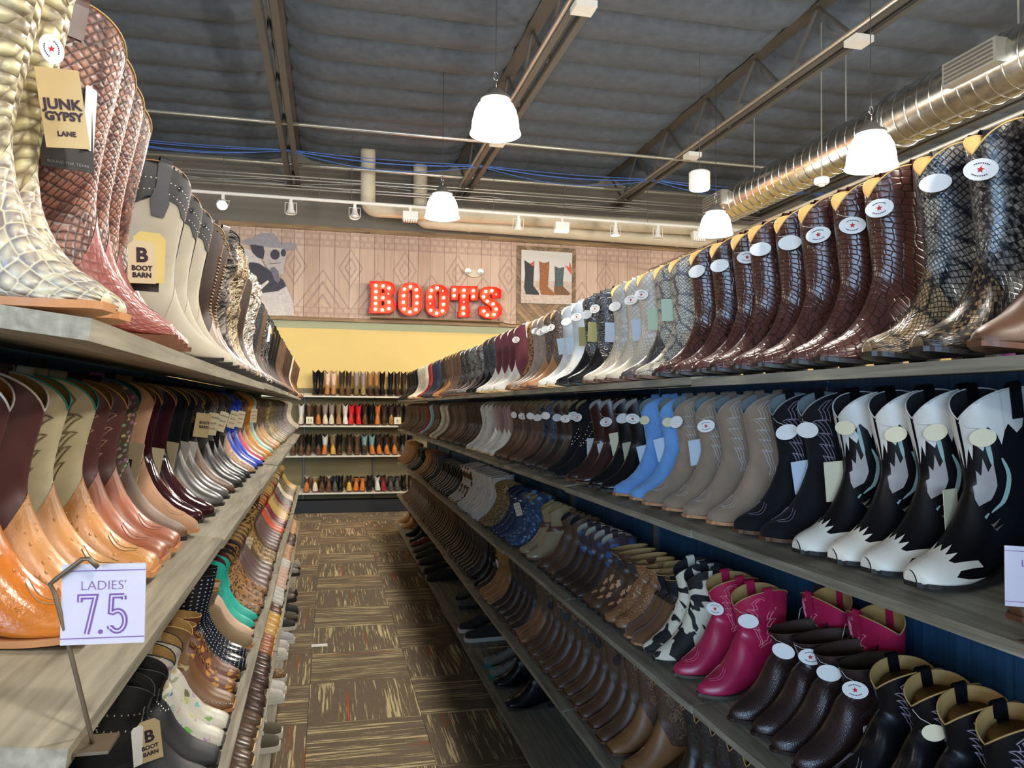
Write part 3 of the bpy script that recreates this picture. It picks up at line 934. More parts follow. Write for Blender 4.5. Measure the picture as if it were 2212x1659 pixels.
flat_poly(z6([(735, 510), (754, 524), (775, 536), (805, 516), (800, 600), (796, 685), (836, 738), (832, 750), (745, 744), (734, 700), (740, 600)]), YP - 0.002, PB[0], 'painted_boot', pic, 0.0008)
flat_poly(z6([(835, 518), (870, 532), (906, 520), (903, 600), (896, 692), (942, 738), (938, 752), (850, 748), (837, 700), (840, 610)]), YP - 0.002, PB[1], 'painted_boot', pic, 0.0008)
b3 = flat_poly(z6([(941, 553), (975, 566), (1008, 558), (1000, 640), (1000, 690), (940, 690), (944, 640)]), YP - 0.002, PB[2], 'painted_boot', pic, 0.0008)
flat_poly(z6([(940, 690), (1000, 690), (1048, 738), (1044, 752), (945, 750), (937, 720)]), YP - 0.0025, PB[3], 'painted_vamp', b3, 0.0008)
flat_poly(z6([(775, 536), (805, 516), (802, 548), (786, 552)]), YP - 0.003, PB[4], 'painted_lining', pic, 0.0008)
flat_poly(z6([(1010, 545), (1040, 560), (1045, 520), (1058, 570), (1058, 615), (1048, 600)]), YP - 0.002, PB[4], 'painted_plant', pic, 0.0008)

# emergency light
p = on_y(1022, 590, RY1 - 0.03)
o = empty('emergency_light', (p.x, RY1 - 0.03, p.z)); tag(o, 'cream twin-head emergency light above the letter T', 'emergency light')
m = MB(); prof = [(-0.15, 0.035), (-0.08, 0.05), (0.08, 0.05), (0.15, 0.035), (0.12, -0.04), (0.05, -0.075), (-0.05, -0.075), (-0.12, -0.04)]
m.prism(prof, 1, -0.07, 0.0); m.build('housing', PVC, o)
for s in (-1, 1): MB().lathe([(0, 0.05), (0.035, 0.05), (0.052, 0.01), (0.052, -0.02), (0, -0.012)], 18, M=Matrix.Translation((0.11 * s, -0.085, 0.01)) @ Matrix.Rotation(-PI / 2, 4, 'X')).build('lamp_head', GALV, o, True, 40)

# ------------------------------------------------------------------ marquee letters
RED = plain('red_enamel', srgb(222, 30, 12), 0.5, var=0.04, spec=0.25)
REDRIM = plain('red_rim', srgb(226, 34, 16), 0.5, var=0.04, spec=0.25)
BULB = plain('bulb_lit', (1, 0.9, 0.6, 1), 0.3, emit=(1.0, 0.80, 0.42, 1), es=45.0)
BULBOFF = plain('bulb_dim', (1, 0.85, 0.5, 1), 0.3, emit=(1.0, 0.78, 0.35, 1), es=1.6)
def mq(pts): return [(760 + a * 0.17179, 560 + b * 0.17179) for a, b in pts]
def arc(cx, cy, rx, ry, a0, a1, n=10): return [(cx + rx * math.cos(math.radians(a0 + (a1 - a0) * i / n)), cy + ry * math.sin(math.radians(a0 + (a1 - a0) * i / n))) for i in range(n + 1)]
LET = {
 'B': ([(222, 287), (430, 290)] + arc(440, 390, 98, 98, -85, 62, 9) + arc(440, 585, 105, 102, -60, 88, 9) + [(218, 684), (220, 606), (236, 604), (238, 370), (223, 368)],
       [[(372, 382), (392, 382), (408, 400), (410, 420), (396, 436), (368, 436)], [(370, 530), (392, 530), (408, 548), (408, 575), (392, 592), (364, 592)]],
       [(302, 334, 1), (392, 338, 1), (467, 365, 1), (302, 408, 1), (458, 440, 0), (300, 486, 1), (390, 486, 1), (298, 559, 1), (467, 540, 1), (296, 631, 1), (382, 640, 1), (465, 623, 1)]),
 'O': (arc(730, 430, 148, 128, 180, 360, 12) + arc(728, 585, 148, 130, 0, 180, 12), [arc(736, 410, 21, 20, 180, 360, 6) + arc(732, 600, 21, 20, 0, 180, 6)],
       [(736, 347, 1), (660, 377, 1), (810, 385, 1), (650, 458, 1), (818, 469, 1), (648, 542, 1), (816, 553, 1), (656, 627, 1), (805, 634, 1), (728, 664, 1)]),
 'O.': (arc(1068, 450, 143, 125, 180, 360, 12) + arc(1064, 600, 143, 128, 0, 180, 12), [arc(1074, 428, 20, 20, 180, 360, 6) + arc(1066, 618, 22, 20, 0, 180, 6)],
       [(1071, 363, 1), (998, 393, 1), (1142, 401, 0), (985, 475, 1), (1153, 485, 1), (983, 559, 0), (1151, 569, 1), (992, 644, 1), (1139, 652, 1), (1065, 679, 1)]),
 'T': ([(1242, 346), (1574, 352), (1570, 523), (1484, 520), (1482, 450), (1462, 447), (1462, 655), (1478, 660), (1474, 732), (1326, 730), (1328, 660), (1345, 655), (1348, 440), (1328, 440), (1326, 518), (1240, 514)], [],
       [(1286, 388, 1), (1407, 392, 1), (1527, 397, 1), (1284, 460, 1), (1405, 465, 1), (1526, 471, 1), (1404, 540, 0), (1402, 612, 1), (1400, 685, 1)]),
 'S': ([(1866, 395), (1862, 494), (1780, 492), (1757, 495), (1752, 462), (1735, 445), (1720, 462), (1728, 490), (1790, 520), (1850, 575), (1876, 640), (1868, 700), (1820, 745), (1740, 756), (1660, 742), (1590, 700), (1590, 606), (1706, 602), (1716, 640), (1735, 662), (1750, 650), (1745, 615), (1690, 575), (1630, 530), (1596, 470), (1606, 405), (1650, 365), (1720, 356), (1800, 362)], [],
       [(1682, 408, 1), (1757, 398, 1), (1810, 447, 0), (1654, 475, 1), (1701, 532, 1), (1775, 564, 1), (1812, 629, 1), (1657, 654, 1), (1703, 705, 1), (1785, 698, 1)]),
}
YL = RY1 - 0.20
bulb_me = MB().lathe([(0, 0.021), (0.012, 0.018), (0.02, 0.008), (0.021, -0.004), (0.014, -0.018), (0.010, -0.03), (0, -0.03)], 12).mesh('bulb', BULB, True)
for name, (outer, holes, bulbs) in LET.items():
    def w2(pts): return [(on_y(a, b, YL).x, on_y(a, b, YL).z) for a, b in mq(pts)]
    O, Hs = w2(outer), [w2(h) for h in holes]
    ox, oz = sum(p[0] for p in O) / len(O), min(p[1] for p in O)
    root = empty('marquee_letter', (ox, YL, oz))
    tag(root, {'B': 'red marquee letter B with light bulbs', 'O': 'red marquee letter O with every bulb lit, next to the B', 'O.': 'red marquee letter O with two dim bulbs, next to the T', 'T': 'red marquee letter T with light bulbs', 'S': 'red marquee letter S with light bulbs and a cable'}[name], 'marquee letter', 'red marquee letters spelling BOOTS')
    lo = lambda P: [(a - ox, b - oz) for a, b in P]
    O, Hs = lo(O), [lo(h) for h in Hs]
    v, f = poly_fill(O, Hs)
    m = MB(); n = len(v)
    m.add([(a, 0.0, b) for a, b in v], f)
    m.build('face', RED, root)
    m = MB()
    for loop in [O] + Hs:
        n = len(loop)
        m.add([(a, y, b) for y in (-0.075, 0.02) for a, b in loop], [(i, (i + 1) % n, n + (i + 1) % n, n + i) for i in range(n)])
        m.tube([(a, -0.075, b) for a, b in loop], 0.007, 5, closed=True)
    m.build('rim', REDRIM, root)
    for a, b, lit in bulbs:
        (q,) = w2([(a, b)])
        o = link('bulb', bulb_me, root, mat=Matrix.Translation((q[0] - ox, -0.032, q[1] - oz)) @ Matrix.Rotation(PI / 2, 4, 'X') @ Matrix.Scale(1.0 if lit else 0.62, 4))
        if not lit:
            o.material_slots[0].link = 'OBJECT'; o.material_slots[0].material = BULBOFF
a, b = on_y(800, 690, RY1 - 0.1), on_y(1085, 700, RY1 - 0.1)
o = MB().box(a.x, b.x, RY1 - 0.24, RY1 - 0.058, MZ0 - 0.06 + 0.064, MZ0 + 0.02).build('letter_ledge', FRAMEWOOD)
tag(o, 'narrow wood ledge carrying the red marquee letters', 'ledge')
P = [on_y(x, y, RY1 - 0.06) for x, y in ((1075, 690), (1085, 696), (1098, 700), (1130, 702), (1180, 704))]
tag(MB().tube(catmull(P, 4), 0.006, 5).build('letter_cable', BLACK, smooth=True), 'thin dark cable running from the letter S', 'cable')

# ------------------------------------------------------------------ shelving units
TILT = math.radians(7.5)
TH = 0.02
DEP = 0.40
RXF = 0.905
RZS = {1: 1.779, 2: 1.389, 3: 0.942, 4: 0.514, 5: 0.092}
LZS = {1: 1.778, 2: 1.398, 3: 0.862, 4: 0.480, 5: 0.089}
LXF = {1: 0.198, 2: 0.203, 3: 0.190, 4: 0.190, 5: 0.198}
LSL = 0.0103
BAY = 1.10
R_BAYS = [1.84 + BAY * k for k in range(-2, 8)]
L_BAYS = [0.745 + BAY * k for k in range(0, 7)]

def edge(side, lv, Y):
    if side == 'R': return RXF, RZS[lv]
    return -LXF[lv] - LSL * (Y - 0.72), LZS[lv]
def tilt(lv, side='L'): return (math.radians(3.0) if (side == 'R' and lv == 1) else TILT) if lv < 5 else 0.0

for side, bays in (('R', R_BAYS), ('L', L_BAYS)):
    sg = 1 if side == 'R' else -1
    for k, y0 in enumerate(bays):
        y1 = y0 + BAY
        ym = (y0 + y1) / 2
        lab = '%s bay from the front on the %s' % (ORD[k], 'right' if side == 'R' else 'left')
        u = empty('shelving_unit', (edge(side, 5, ym)[0], y0, 0))
        if side == 'L': u.rotation_euler = (0, 0, LSL)
        tag(u, 'grey boot rack with navy back, ' + lab, 'shelving unit', 'shelving bays')
        ox = edge(side, 5, ym)[0]
        for lv in (1, 2, 3, 4, 5):
            ex = edge(side, lv, ym)[0] - ox
            ez = (RZS if side == 'R' else LZS)[lv]
            dy = random.Random(k * 7 + lv).uniform(-0.004, 0.004)
            dx = random.Random(k * 17 + lv).uniform(0, 0.006)
            M = Matrix.Translation((ex + sg * dx, 0, ez + dy)) @ Matrix.Rotation(-sg * tilt(lv, side), 4, 'Y')
            MB().box(0, sg * DEP, 0.0025, BAY - 0.0025, -TH, 0).build('shelf', SHELF, u, mat=M)
            if lv == 1 and side == 'R':
                M2 = Matrix.Translation((ex + 0.84, 0, ez + dy)) @ Matrix.Rotation(math.radians(3.0), 4, 'Y')
                MB().box(-DEP, 0, 0.0025, BAY - 0.0025, -TH, 0).build('shelf', SHELF, u, mat=M2)
        top = (RZS if side == 'R' else LZS)[1] + math.tan(tilt(1, side)) * DEP - TH + 0.002
        MB().box(sg * (DEP + 0.005), sg * (DEP + 0.035), 0.004, BAY - 0.004, 0.0, top).build('back_panel', NAVY, u)
        MB().box(sg * (DEP - 0.018), sg * (DEP + 0.004), 0.003, 0.032, 0.10, top - 0.02).build('upright_post', POST, u)
        MB().box(sg * 0.05, sg * 0.07, 0.002, BAY - 0.002, 0.0, 0.07).build('kick_plate', BLACK, u)
        for lv in (2, 3, 4):
            ez = (RZS if side == 'R' else LZS)[lv]
            MB().prism([(sg * 0.10, ez - 0.012 + 0.1 * math.tan(TILT) - 0.022), (sg * (DEP - 0.02), ez + 0.012 - 0.022 + 0.0), (sg * (DEP - 0.02), ez - 0.06)], 1, 0.018, 0.022).build('bracket', POST, u)

# back wall shelves
BX0, BX1 = -2.6, 5.0
BZS = {1: 1.855, 2: 1.385, 3: 0.912, 4: 0.33}
BYF = 12.55
bk = 0
x = BX0
while x < BX1:
    u = empty('wall_shelving', (x, RY1, 0))
    tag(u, 'white-shelf display rack on the back wall, %s of seven from the left' % ORD[bk], 'shelving unit', 'back wall racks')
    MB().box(0.003, BAY - 0.003, -0.03, -0.002, 0.2, 1.98).build('back_panel', OLIVE, u)
    MB().box(0.003, 0.026, -0.05, -0.03, 0.2, 1.98).build('upright_post', POST, u)
    for lv, z in BZS.items():
        M = Matrix.Translation((0, BYF - RY1, z)) @ Matrix.Rotation(TILT, 4, 'X')
        MB().box(0.002, BAY - 0.002, 0, 0.345, -0.022, 0).build('shelf', WHITE_SHELF, u, mat=M)
    MB().box(0.0, BAY, -0.28, -0.03, 0.0, 0.2).build('kick_plate', BLACK, u)
    x += BAY; bk += 1

# ------------------------------------------------------------------ boot geometry: one continuous surface S(r, t), r along toe -> top, t round the boot
BASE = [  # Fx, Fz, Bx, Bz, w, d   (metres, 38 mm heel, 0.38 m high)
 (.275, .030, .275, .017, .010, 1.0), (.268, .037, .268, .0155, .020, 1.0), (.250, .046, .250, .012, .030, 1.0), (.222, .058, .220, .008, .040, 1.0),
 (.195, .077, .188, .006, .0435, .9), (.172, .102, .145, .011, .042, .7), (.156, .130, .100, .027, .038, .5), (.148, .152, .050, .039, .034, .35),
 (.144, .170, .008, .042, .032, .30), (.142, .186, -.003, .066, .0335, .2), (.141, .203, -.001, .105, .037, .1), (.141, .225, .004, .150, .0405, 0),
 (.142, .255, .003, .205, .0435, 0), (.145, .290, -.002, .265, .045, 0), (.148, .335, -.006, .325, .046, 0), (.149, .380, -.007, .380, .0455, 0), (.149, .440, -.007, .440, .0455, 0)]
HW_B = [0, 0, 0, 0, 0, .2, .65, 1, 1, 1, 1, 1, 1, 1, 1, 1, 1]
HW_F = [0, 0, 0, .02, .08, .25, .5, .8, .95, 1, 1, 1, 1, 1, 1, 1, 1]
TOES = {'snip': (.010, .019, .030, .040), 'square': (.029, .0335, .038, .0425), 'round': (.012, .025, .036, .0425), 'point': (.005, .014, .027, .039)}

class Boot:
    def __init__(s, H=.37, heel=.038, toe='snip', top='v', dip=.045, L=.275, slim=1.0, lean=0.0, slouch=0.0, low=False):
        K = np.array(BASE, float)
        K[:4, 4] = TOES[toe]
        if toe in ('square', 'round'): K[0, 1] += .006; K[1, 1] += .005; K[2, 1] += .003
        dh = heel - .038
        K[:, 1] += dh * np.array(HW_F); K[:, 3] += dh * np.array(HW_B)
        z0 = .13
        f = (H - z0) / (.38 - z0)
        for c in (1, 3):
            m = K[:, c] > z0
            K[m, c] = z0 + (K[m, c] - z0) * f
        if f < 0.5:   # short shafts are narrower
            K[9:, 0] -= .006; K[10:, 4] *= .95
        K[10:, 4] *= slim
        K[10:, 0] -= (1 - slim) * .05
        sl = L / .275
        K[:6, 0] = K[5, 0] + (K[:6, 0] - K[5, 0]) * (1 + (sl - 1) * 2.7); K[:6, 2] = K[5, 2] + (K[:6, 2] - K[5, 2]) * (1 + (sl - 1) * 2.1)
        s.K, s.H, s.top, s.dip, s.heel, s.L, s.lean, s.slouch = K, H, top, dip, heel, L, lean, slouch
        s.tipx = K[0, 0]
    def keys(s, r):
        r = np.clip(np.asarray(r, float), 0, len(s.K) - 1.0001)
        i = r.astype(int); t = (r - i)[..., None]
        K = s.K; n = len(K) - 1
        a, b, c, d = K[np.maximum(i - 1, 0)], K[i], K[np.minimum(i + 1, n)], K[np.minimum(i + 2, n)]
        return 0.5 * (2 * b + (c - a) * t + (2 * a - 5 * b + 4 * c - d) * t ** 2 + (3 * b - a - 3 * c + d) * t ** 3)
    def S(s, r, t, off=0.0):
        r, t = np.broadcast_arrays(np.asarray(r, float), np.asarray(t, float))
        if np.any(off):
            e = 1e-3
            p = s.S(r, t)
            a = s.S(r + e, t) - s.S(r - e, t); b = s.S(r, t + e) - s.S(r, t - e)
            n = np.cross(b, a); n /= np.maximum(np.linalg.norm(n, axis=-1, keepdims=True), 1e-12)
            c = s.keys(r); ctr = np.stack([(c[..., 0] + c[..., 2]) / 2, 0 * r, (c[..., 1] + c[..., 3]) / 2], -1)
            sg = np.sign(np.sum(n * (p - ctr), -1, keepdims=True)); sg[sg == 0] = 1
            return p + n * sg * np.asarray(off)[..., None] if np.ndim(off) else p + n * sg * off
        k = s.keys(r)
        c = (1 - np.cos(t)) / 2
        sn = np.sin(t)
        dl = np.sqrt(np.clip(1 - (1 - c) ** 2.4, 0, 1)) * np.clip((1 - c) / 0.10, 0, 1) ** 0.5
        d = np.clip(k[..., 5], 0, 1)
        w = k[..., 4] * ((1 - d) * np.abs(sn) ** 0.9 + d * dl) * np.sign(sn)
        x = k[..., 0] + (k[..., 2] - k[..., 0]) * c
        z = k[..., 1] + (k[..., 3] - k[..., 1]) * c
        if s.slouch:
            g = np.clip((z - .12) / .1, 0, 1)
            x = x + s.slouch * g * (np.sin(z * 62 + 2.1 * np.sin(t)) * .5 + .4 * np.sin(z * 37 + 1.0))
            w = w * (1 + 6 * s.slouch * g * np.sin(z * 55 + t * 1.5))
        if s.lean: x = x + s.lean * np.clip(z - .12, 0, 1) ** 2
        return np.stack([x, w, z], -1)
    def r_at_z(s, t, z):
        rr = np.linspace(6, len(s.K) - 1.001, 240)
        out = np.empty(np.shape(t))
        it = np.nditer([np.asarray(t, float), np.broadcast_to(np.asarray(z, float), np.shape(t))], flags=['multi_index'])
        for tt, zz in it:
            zs = s.S(rr, tt)[:, 2]
            out[it.multi_index] = np.interp(zz, np.maximum.accumulate(zs), rr)
        return out
    def ztop(s, t):
        if s.top == 'v': f = (1 - np.abs(np.sin(t))) ** 1.1
        elif s.top == 'scallop': f = np.abs(np.cos(t)) ** 2.5
        elif s.top == 'flat': f = 0 * t
        elif s.top == 'slant': f = (1 + np.cos(t)) / 2
        else: f = 0 * t
        return s.H - s.dip * f
    def rsplit(s, t):
        a = np.abs(np.mod(t + PI, 2 * PI) - PI) / PI
        return np.interp(a, [0, .10, .25, .5, .70, .85, 1], [7.9, 7.1, 6.5, 6.1, 6.8, 8.9, 9.9])
    def vlen(s):
        rr = np.linspace(0, len(s.K) - 1, 200)
        p = s.S(rr, PI / 2)
        L = np.concatenate([[0], np.cumsum(np.linalg.norm(np.diff(p, axis=0), axis=1))])
        return rr, L

def grid_mesh(name, P, UV, mat, smooth=True, cap=None, flip=False):
    """P[j,i,3] rows x cols, wrapped in i"""
    nj, ni = P.shape[:2]
    me = bpy.data.meshes.new(name)
    v = P.reshape(-1, 3).tolist()
    f, uvs = [], []
    for j in range(nj - 1):
        for i in range(ni):
            i2 = (i + 1) % ni
            q = (j * ni + i, j * ni + i2, (j + 1) * ni + i2, (j + 1) * ni + i)
            w = [(j, i), (j, i + 1), (j + 1, i + 1), (j + 1, i)]
            if flip: q, w = q[::-1], w[::-1]
            f.append(q); uvs.append(w)
    if cap == 'start':
        f.append(tuple(range(ni - 1, -1, -1)) if not flip else tuple(range(ni))); uvs.append([(0, 0)] * ni)
    if cap == 'end':
        f.append(tuple((nj - 1) * ni + i for i in range(ni))); uvs.append([(nj - 1, 0)] * ni)
    me.from_pydata(v, [], f)
    lay = me.uv_layers.new(name='UVMap')
    flat = []
    for w in uvs:
        for j, i in w: flat += [UV[j, i, 0], UV[j, i, 1]]
    lay.data.foreach_set('uv', flat)
    me.materials.append(mat)
    me.polygons.foreach_set('use_smooth', [smooth] * len(f))
    me.update()
    return me

def flames(n=3):
    """western flame stitch: nested tongues; (a, b): a across the side -1..1, b up the shaft 0..1"""
    base = [(0, .02), (.16, .16), (.30, .30), (.14, .27), (.36, .45), (.17, .42), (.42, .60), (.18, .57), (.44, .78), (.2, .74), (.26, .9), (.0, .98)]
    out = []
    for k in range(n):
        sc = 1 + .42 * k
        half = [(a * sc + .05 * k, .5 + (b - .5) * (1 + .05 * k)) for a, b in base]
        for sg in (1, -1):
            pts = []
            for (a0, b0), (a1, b1) in zip(half[:-1], half[1:]):
                for q in range(5):
                    u = q / 5
                    bow = .035 * math.sin(PI * u)
                    pts.append((sg * (a0 + (a1 - a0) * u - bow), b0 + (b1 - b0) * u + bow * .4))
            pts.append((sg * half[-1][0], half[-1][1]))
            out.append(pts)
    return out
def scrolls(seed=1):
    r = random.Random(seed); out = []
    for a, b, R, sg in ((-.35, .2, .26, 1), (.3, .25, .24, -1), (-.3, .48, .27, -1), (.34, .52, .25, 1), (-.32, .76, .24, 1), (.3, .8, .22, -1), (0, .62, .2, 1), (0, .36, .2, -1)):
        out.append([(a + R * (1 - i / 26 * .85) * math.cos(sg * i * .42), b + R * .45 * (1 - i / 26 * .85) * math.sin(sg * i * .42)) for i in range(26)])
        out.append([(a + sg * .05 * i * .8, b + R * .5 + .012 * i + .02 * math.sin(i)) for i in range(7)])
    return out
def star(cx, cy, R, ro=0, asp=.62): return [(cx + R * (1 if i % 2 == 0 else .42) * math.sin(PI * i / 5 + ro), cy + asp * R * (1 if i % 2 == 0 else .42) * math.cos(PI * i / 5 + ro)) for i in range(11)]
def stars_st(): return [star(*q) for q in ((-.3, .8, .22, .2), (.3, .7, .2, 0), (-.2, .5, .2, .4), (.35, .4, .2, .1), (-.35, .25, .16, 0))] + scrolls()[:6:2]
STITCH = {'flame': flames(3), 'flame2': flames(2), 'scroll': scrolls(), 'stars': stars_st()}

PROTO = {}
NTQ = 28
def proto(key, shape, stitch=None, lod=0):
    """mesh data shared by every boot of this shape. lod 0: separate parts, 1: fewer parts, 2: one mesh"""
    kk = (key, stitch if lod == 0 else None, lod)
    if kk in PROTO: return PROTO[kk]
    b = Boot(**shape)
    nt = NTQ if lod == 0 else (20 if lod == 1 else 14)
    rows_v, rows_s = (16, 16) if lod == 0 else ((10, 9) if lod == 1 else (8, 6))
    t = np.linspace(0, 2 * PI, nt, endpoint=False)
    rr, LL = b.vlen()
    tu = np.linspace(0, 2 * PI, nt + 1)
    def uvs(R):
        U = np.zeros(R.shape[:1] + (nt + 1, 2))
        Rx = np.concatenate([R, R[:, :1]], 1)
        U[..., 0] = (tu / (2 * PI) * .30)[None]
        U[..., 1] = np.interp(Rx, rr, LL)
        return U
    rs = b.rsplit(t)
    zt = b.ztop(t)
    rt = b.r_at_z(t, zt)
    rs = np.minimum(rs, rt - .3)
    q = np.linspace(0, 1, rows_v)[:, None]
    q = q ** 1.15
    Rv = rs[None] * q
    Rs = rs[None] + (rt - rs)[None] * np.linspace(0, 1, rows_s)[:, None]
    out = {}
    M0 = PAPER
    out['vamp'] = grid_mesh('vamp', b.S(Rv, t[None], .0008), uvs(Rv), M0, cap='start')
    out['shaft'] = grid_mesh('shaft', b.S(Rs, t[None]), uvs(Rs), M0)
    # lining: down inside from the top edge
    K = b.keys(rt)
    Pt = b.S(rt, t)
    ctr = np.stack([(K[:, 0] + K[:, 2]) / 2, 0 * t, Pt[:, 2]], -1)
    rows = []
    dep = min(.13, max(.02, (b.H - b.dip - .165)))
    for dz, f in ((0, .0), (.002, .035), (dep * .25, .06), (dep * .65, .09), (dep, .14)):
        r2 = b.r_at_z(t, np.maximum(zt - dz, .10)) if lod < 2 else np.maximum(rt - dz * 25, 7)
        p = b.S(r2, t)
        k2 = b.keys(r2)
        c2 = np.stack([(k2[:, 0] + k2[:, 2]) / 2, 0 * t, p[:, 2]], -1)
        rows.append(p + (c2 - p) * f)
    Lp = np.stack(rows)
    Ul = np.zeros((len(rows), nt + 1, 2)); Ul[..., 0] = tu / (2 * PI) * .3; Ul[..., 1] = np.linspace(0, .2, len(rows))[:, None]
    out['lining'] = grid_mesh('lining', Lp, Ul, M0, cap='end', flip=True)
    # sole
    ns = 18
    rsol = np.linspace(0, 8, ns)
    k = b.keys(rsol)
    xs, zs, ws = k[:, 2].copy(), k[:, 3], k[:, 4] * np.interp(rsol, [0, 5, 8], [1.0, .97, .93]) + .0035
    xs[0] += .005
    m = MB()
    pts = [(x, w, z) for x, w, z in zip(xs, ws, zs)]
    hx, hz, hwid = xs[-1], zs[-1], ws[-1]
    for a in (25, 50, 75): pts.append((hx - .014 * math.sin(math.radians(a)), hwid * math.cos(math.radians(a)) ** .6, hz))
    n = len(pts)
    vs = []
    for x, w, z in pts: vs += [(x, w, z + .003), (x, -w, z + .003), (x, w * .985, z - .0055), (x, -w * .985, z - .0055)]
    fs = []
    for i in range(n - 1):
        a, c = 4 * i, 4 * (i + 1)
        fs += [(a, a + 1, c + 1, c), (a + 2, c + 2, c + 3, a + 3), (a, c, c + 2, a + 2), (a + 1, a + 3, c + 3, c + 1)]
    fs += [(0, 2, 3, 1), (4 * n - 4, 4 * n - 3, 4 * n - 1, 4 * n - 2)]
    m.add(vs, fs)
    sole = m
    # heel block
    hb = MB()
    hz = float(b.keys(np.array([8.0]))[0, 3]) - .004
    def heel_ring(z, sc, dx):
        o = []
        for a in range(0, 181, 20):
            c, s2 = math.cos(math.radians(a - 90)), math.sin(math.radians(a - 90))
            o.append((.026 - .030 * c * sc + dx, .031 * s2 * sc, z))
        o = [(.060 - .006 * (1 - sc) * 10 + dx * .3, -.029 * sc, z)] + o + [(.060 - .006 * (1 - sc) * 10 + dx * .3, .029 * sc, z)]
        return o
    if b.heel > .012:
        dxh = .010 if b.heel > .03 else .0
        r0, r1, r2 = heel_ring(0, .84, dxh), heel_ring(hz * .5, .90, dxh * .5), heel_ring(hz, 1.0, 0)
        r2 = [(x, y, z + (-(x - .02) * .18 if x > .03 else 0)) for x, y, z in r2]
        n = len(r0)
        hb.add(r0 + r1 + r2, [tuple(range(n))[::-1], tuple(range(2 * n, 3 * n))] + [(j * n + i, j * n + (i + 1) % n, (j + 1) * n + (i + 1) % n, (j + 1) * n + i) for j in range(2) for i in range(n)])
    if lod < 2:
        out['sole'] = sole.mesh('sole', M0)
        if b.heel > .012: out['heel'] = hb.mesh('heel', M0)
    # piping and straps
    if lod == 0:
        tt = np.linspace(0, 2 * PI, 44, endpoint=False)
        z4 = b.ztop(tt)
        pt = b.S(b.r_at_z(tt, z4), tt)
        out['piping'] = MB().tube([tuple(x) for x in pt], .0017, 5, closed=True).mesh('piping', M0, True)
    if lod < 2 and b.top != 'none':
        for sg in (1, -1):
            tc = PI / 2 * sg
            zc = float(b.ztop(np.array(tc)))
            prof = []
            for dz, off in ((-.052, .0018), (-.03, .0024), (-.008, .0026)):
                p = b.S(b.r_at_z(np.array([tc]), np.array([zc + dz])), np.array([tc]), .0)[0]
                prof.append((p[1] + sg * off, p[2]))
            y0 = prof[-1][0]
            prof += [(y0 + sg * .001, zc + .006), (y0 - sg * .004, zc + .0105), (y0 - sg * .009, zc + .005), (y0 - sg * .010, zc - .02), (y0 - sg * .012, zc - .05)]
            xc = float(b.S(b.r_at_z(np.array([tc]), np.array([zc - .01])), np.array([tc]))[0, 0])
            hwid = .0125
            vs, fs = [], []
            for (y, z) in prof: vs += [(xc - hwid, y, z), (xc + hwid, y, z)]
            for i in range(len(prof) - 1): fs.append((2 * i, 2 * i + 1, 2 * i + 3, 2 * i + 2))
            out['pull_strap' if sg > 0 else 'pull_strap2'] = MB().add(vs, fs).mesh('pull_strap', M0, True)
    if lod == 0 and stitch:
        m = MB()
        for cv in STITCH[stitch]:
            for sg in (1, -1):
                aa = np.array([p[0] for p in cv]); bb = np.array([p[1] for p in cv])
                tq = sg * (1.28 - aa * .85)
                zb = b.S(b.rsplit(tq), tq)[:, 2] + .012
                zz = zb + (np.minimum(b.ztop(tq), b.H) - .012 - zb) * np.clip(bb, 0, 1)
                p = b.S(b.r_at_z(tq, zz), tq, .0006)
                m.tube([tuple(x) for x in p], .0015, 3, cap=False)
        # toe stitch
        for sg in (1, -1):
            for w in (0, 1):
                rq = np.linspace(2.2, 3.8, 9); tq = sg * (.25 + .25 * w + .35 * np.sin(np.linspace(0, PI, 9)))
                m.tube([tuple(x) for x in b.S(rq, tq, .0014)], .0008, 3, cap=False)
        out['stitching'] = m.mesh('stitching', M0, True)
    if lod == 2:
        bm = MB()
        for i, nm in enumerate(('vamp', 'shaft', 'lining')):
            me = out[nm]
            bm.add([tuple(v.co) for v in me.vertices], [tuple(p.vertices) for p in me.polygons], i)
        bm.add(sole.v, sole.f, 3); bm.add(hb.v, hb.f, 3)
        # keep uv: rebuild by loops
        me = bpy.data.meshes.new('boot')
        me.from_pydata(bm.v, [], bm.f)
        lay = me.uv_layers.new(name='UVMap')
        flat = []
        for nm in ('vamp', 'shaft', 'lining'):
            src = out[nm].uv_layers[0].data
            a = np.empty(len(src) * 2); src.foreach_get('uv', a); flat += a.tolist()
        flat += [0.0] * (2 * len(me.loops) - len(flat))
        lay.data.foreach_set('uv', flat)
        for _ in range(4): me.materials.append(M0)
        me.polygons.foreach_set('material_index', bm.m)
        me.polygons.foreach_set('use_smooth', [x < 3 for x in bm.m])
        me.update()
        out = {'boot': me}
    out['_b'] = b
    PROTO[kk] = out
    return out

